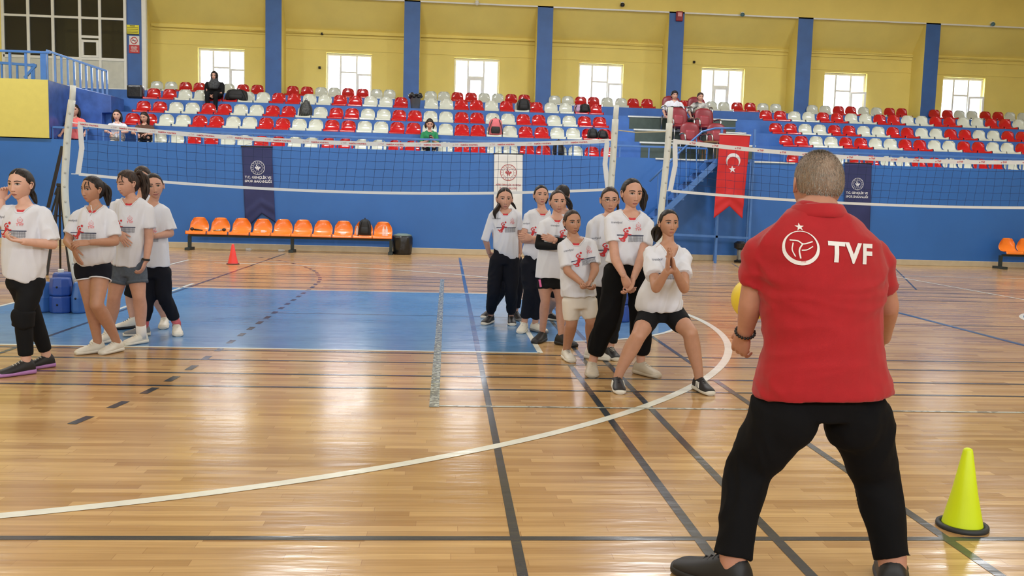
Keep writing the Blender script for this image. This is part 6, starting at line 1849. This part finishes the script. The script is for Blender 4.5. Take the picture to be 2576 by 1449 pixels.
# ------------------------------------------------------------------ onlookers in the stands
def sitter(label, px, py, H, Y, seat_z, shirt, pants, hair='dark', yaw=0., arms='lap', style='pony', shoes=S_BK, male=False, foot_z=None, locks=(), skinc='b', w=1., legs=True, lean=.08, pitch=0., sleeve=.9, hl=.25, ears=True, thick=.035, face=True, stand=False, rch=1.):
    Hm = H * Y / FPX
    hc = V3(at(px, py, Y))
    nb = hc + V3((0, .03, -Hm * .62)); x0 = hc[0]
    sw = .16 * w
    sl, sr = nb + V3((-sw, .01, -.06)), nb + V3((sw, .01, -.06))
    pel = np.array([x0, Y + lean, (nb[2] - .5) if stand else seat_z + .09])
    if arms == 'lap': e = [(-.2, -.04, -.3), (.2, -.04, -.3)]; wv = [(-.06, -.25, -.36), (.07, -.25, -.36)]; tp = [(.02, -.32, -.4), (0, -.33, -.38)]
    elif arms == 'rail': e = [(-.25, -.1, -.22), (.25, -.1, -.22)]; wv = [(-.12, -.24, -.24), (.12, -.24, -.24)]; tp = [(-.05, -.3, -.26), (.05, -.3, -.26)]
    elif arms == 'phone': e = [(-.2, -.08, -.3), (.2, -.08, -.3)]; wv = [(-.03, -.27, -.26), (.08, -.27, -.24)]; tp = [(.03, -.32, -.2), (.06, -.32, -.16)]
    else: e = [(-.26, .02, -.26), (.26, .02, -.26)]; wv = [(-.26, -.18, -.4), (.26, -.18, -.4)]; tp = [(-.24, -.3, -.43), (.24, -.3, -.43)]
    tr = [(nb + V3((0, 0, .02)), .055 * w, .055), (nb + V3((0, 0, -.04)), .15 * w, .08), (nb + V3((0, 0, -.16)), .17 * w, .11), (lerp(nb, pel, .6), .15 * w, .11), (pel, .16 * w, .12)]
    S = dict(z='P', Y=Y, skin=skinc, hair=hair, vox=.016, svox=.014, seed=int(px), shirt=shirt, male=male, undershirt=False, cut=True, cutd=.03,
             head=dict(c=hc, H=Hm, m=True, yaw=yaw, pitch=pitch, style=style, hl=hl, ears=ears, thick=thick), n=nb, sl=sl, sr=sr, el=nb + V3(e[0]), er=nb + V3(e[1]), wl=nb + V3(wv[0]), wr=nb + V3(wv[1]),
             hl=dict(t=nb + V3(tp[0]), d='u', s=1, pose=(.4, .1, .4)), hr=dict(t=nb + V3(tp[1]), d='u', s=-1, pose=(.4, .1, .4)), rows=tr, sleeves=[('l', sleeve, .058, .066), ('r', sleeve, .058, .066)], pel=pel, base_z=seat_z)
    fz = foot_z if foot_z is not None else seat_z - .36
    if legs:
        if stand:
            S.update(pl=pel + V3((-.08, 0, 0)), pr=pel + V3((.08, 0, 0)), kl=pel + V3((-.09, -.02, -.42)), kr=pel + V3((.09, -.02, -.42)))
            ft = [pel + V3((-.1, 0, 0)), pel + V3((.1, 0, 0))]
        else:
            S.update(pl=pel + V3((-.08, -.04, 0)), pr=pel + V3((.08, -.04, 0)), kl=pel + V3((-.1, -.38 * rch, .03)), kr=pel + V3((.11, -.38 * rch, .03)))
            ft = [pel + V3((-.1, -.44 * rch, 0)), pel + V3((.11, -.44 * rch, 0))]
        S['feet'] = [dict(at3=(f[0], f[1], fz), a=s * .2, L=.25, u=shoes, s=S_WH) for f, s in zip(ft, (-1, 1))]
        S['bottom'] = dict(c=pants, r=[.088, .08, .064, .056, .05], end=1.85)
    S['hlocks'] = list(locks)
    return person(label, 'person', S, 'onlookers in the stands')
loose = [([(-.3, -.1, .1), (-.36, -.05, -.3), (-.34, .0, -.8)], [.12, .12, .05]), ([(.3, -.1, .1), (.36, -.05, -.3), (.34, .0, -.8)], [.12, .12, .05]), ([(0, -.35, .0), (0, -.32, -.4), (0, -.28, -.8)], [.25, .26, .1])]
Zs = lambda r: (ZR[r] if r else ZT1) + .05
ro, io = sitter('woman in black with a patterned scarf seated under the first window', 539, 191, 21, YR[3] + .2, Zs(3), 'black', 'black', yaw=0, w=1.25, style='curtain', ears=False, thick=.09, shoes=S_BE, foot_z=ZR[2], sleeve=1.7)
hm_ = io['HM']; mb = MB()
V, F = ring_loft([((0, -.05, .52), (.12, 0, 0), (0, .12, 0)), ((0, -.08, .3), (.4, 0, 0), (0, .38, 0)), ((0, -.12, -.1), (.42, 0, 0), (0, .36, 0)), ((0, -.05, -.5), (.46, 0, 0), (0, .4, 0)), ((0, .05, -.9), (.7, 0, 0), (0, .5, 0)), ((0, .1, -1.5), (.5, 0, 0), (0, .5, 0))], 20)
V = np.array([(v[0], min(v[1], .24) if -.52 < v[2] < .25 and abs(v[0]) < .3 else v[1], v[2]) for v in V])
mb.add(xf(V, hm_), F).build('headscarf', CLOTH['scarf'], ro, True)
sitter('girl with long black hair and a pale top seated behind the left railing', 294, 290, 27, 22.1, Zs(0), 'white', 'beige', 'black', yaw=.15, arms='rail', locks=loose, foot_z=ZT1, rch=.4, legs=True, skinc='a', shoes=S_WH)
sitter('girl in a brown vest leaning forward behind the left railing', 363, 295, 26, 22.1, Zs(0), 'brown', 'black', 'dark', yaw=-.2, arms='rail', locks=loose, foot_z=ZT1, rch=.4, pitch=.2)
sitter('woman in a coral shirt standing behind the left net pole', 188, 277, 28, 22.12, Zs(0), 'pink', 'navyblack', 'dark', yaw=.1, arms='akimbo', locks=loose, foot_z=ZT1, stand=True, sleeve=.5)
ro, io = sitter('girl with short dark hair in a green shirt looking at her phone', 1081, 312, 27, 22.1, Zs(0), 'green', 'navyblack', 'dark', yaw=.1, arms='phone', foot_z=ZT1, rch=.4, pitch=.2, hl=.2, locks=[([(-.3, -.1, .1), (-.36, -.05, -.15), (-.33, .0, -.38)], [.12, .12, .06]), ([(.3, -.1, .1), (.36, -.05, -.15), (.33, .0, -.38)], [.12, .12, .06])])
p = io['nb'] + V3((.03, -.32, -.18)); o = MB().box(p[0] - .035, p[0] + .035, p[1] - .006, p[1] + .006, p[2] - .07, p[2] + .07).build('phone', M_BLACK, bevel=.006); tag(o, 'dark phone held by the girl in the green shirt', 'phone')
ro, io = sitter('boy in a white lettered shirt seated in the upper left armchair', 1697, 240, 21, 23.45, ZR[2] + .42, 'white', 'black', 'black', arms='akimbo', male=True, foot_z=ZR[2], hl=.22, thick=.1)
sh_ = [c for c in ro.children if c.name.startswith('shirt')][0]
v, f = project_print(subdiv2(txt('TYPE', .2, .06), .03), bvh_of(*me_vf(sh_.data)), io['nb'] + V3((0, 0, -.2)), V3((1, 0, 0)), V3((0, 0, 1)), V3((0, -1, 0)), .006, .6)
MB().add(v, f).build('shirt_lettering', M_SK, sh_)
sitter('boy in a black and white striped top seated in the upper right armchair', 1762, 244, 21, 23.45, ZR[2] + .42, 'stripe', 'beige', 'brown', arms='akimbo', male=True, foot_z=ZR[2], hl=.24, thick=.07)
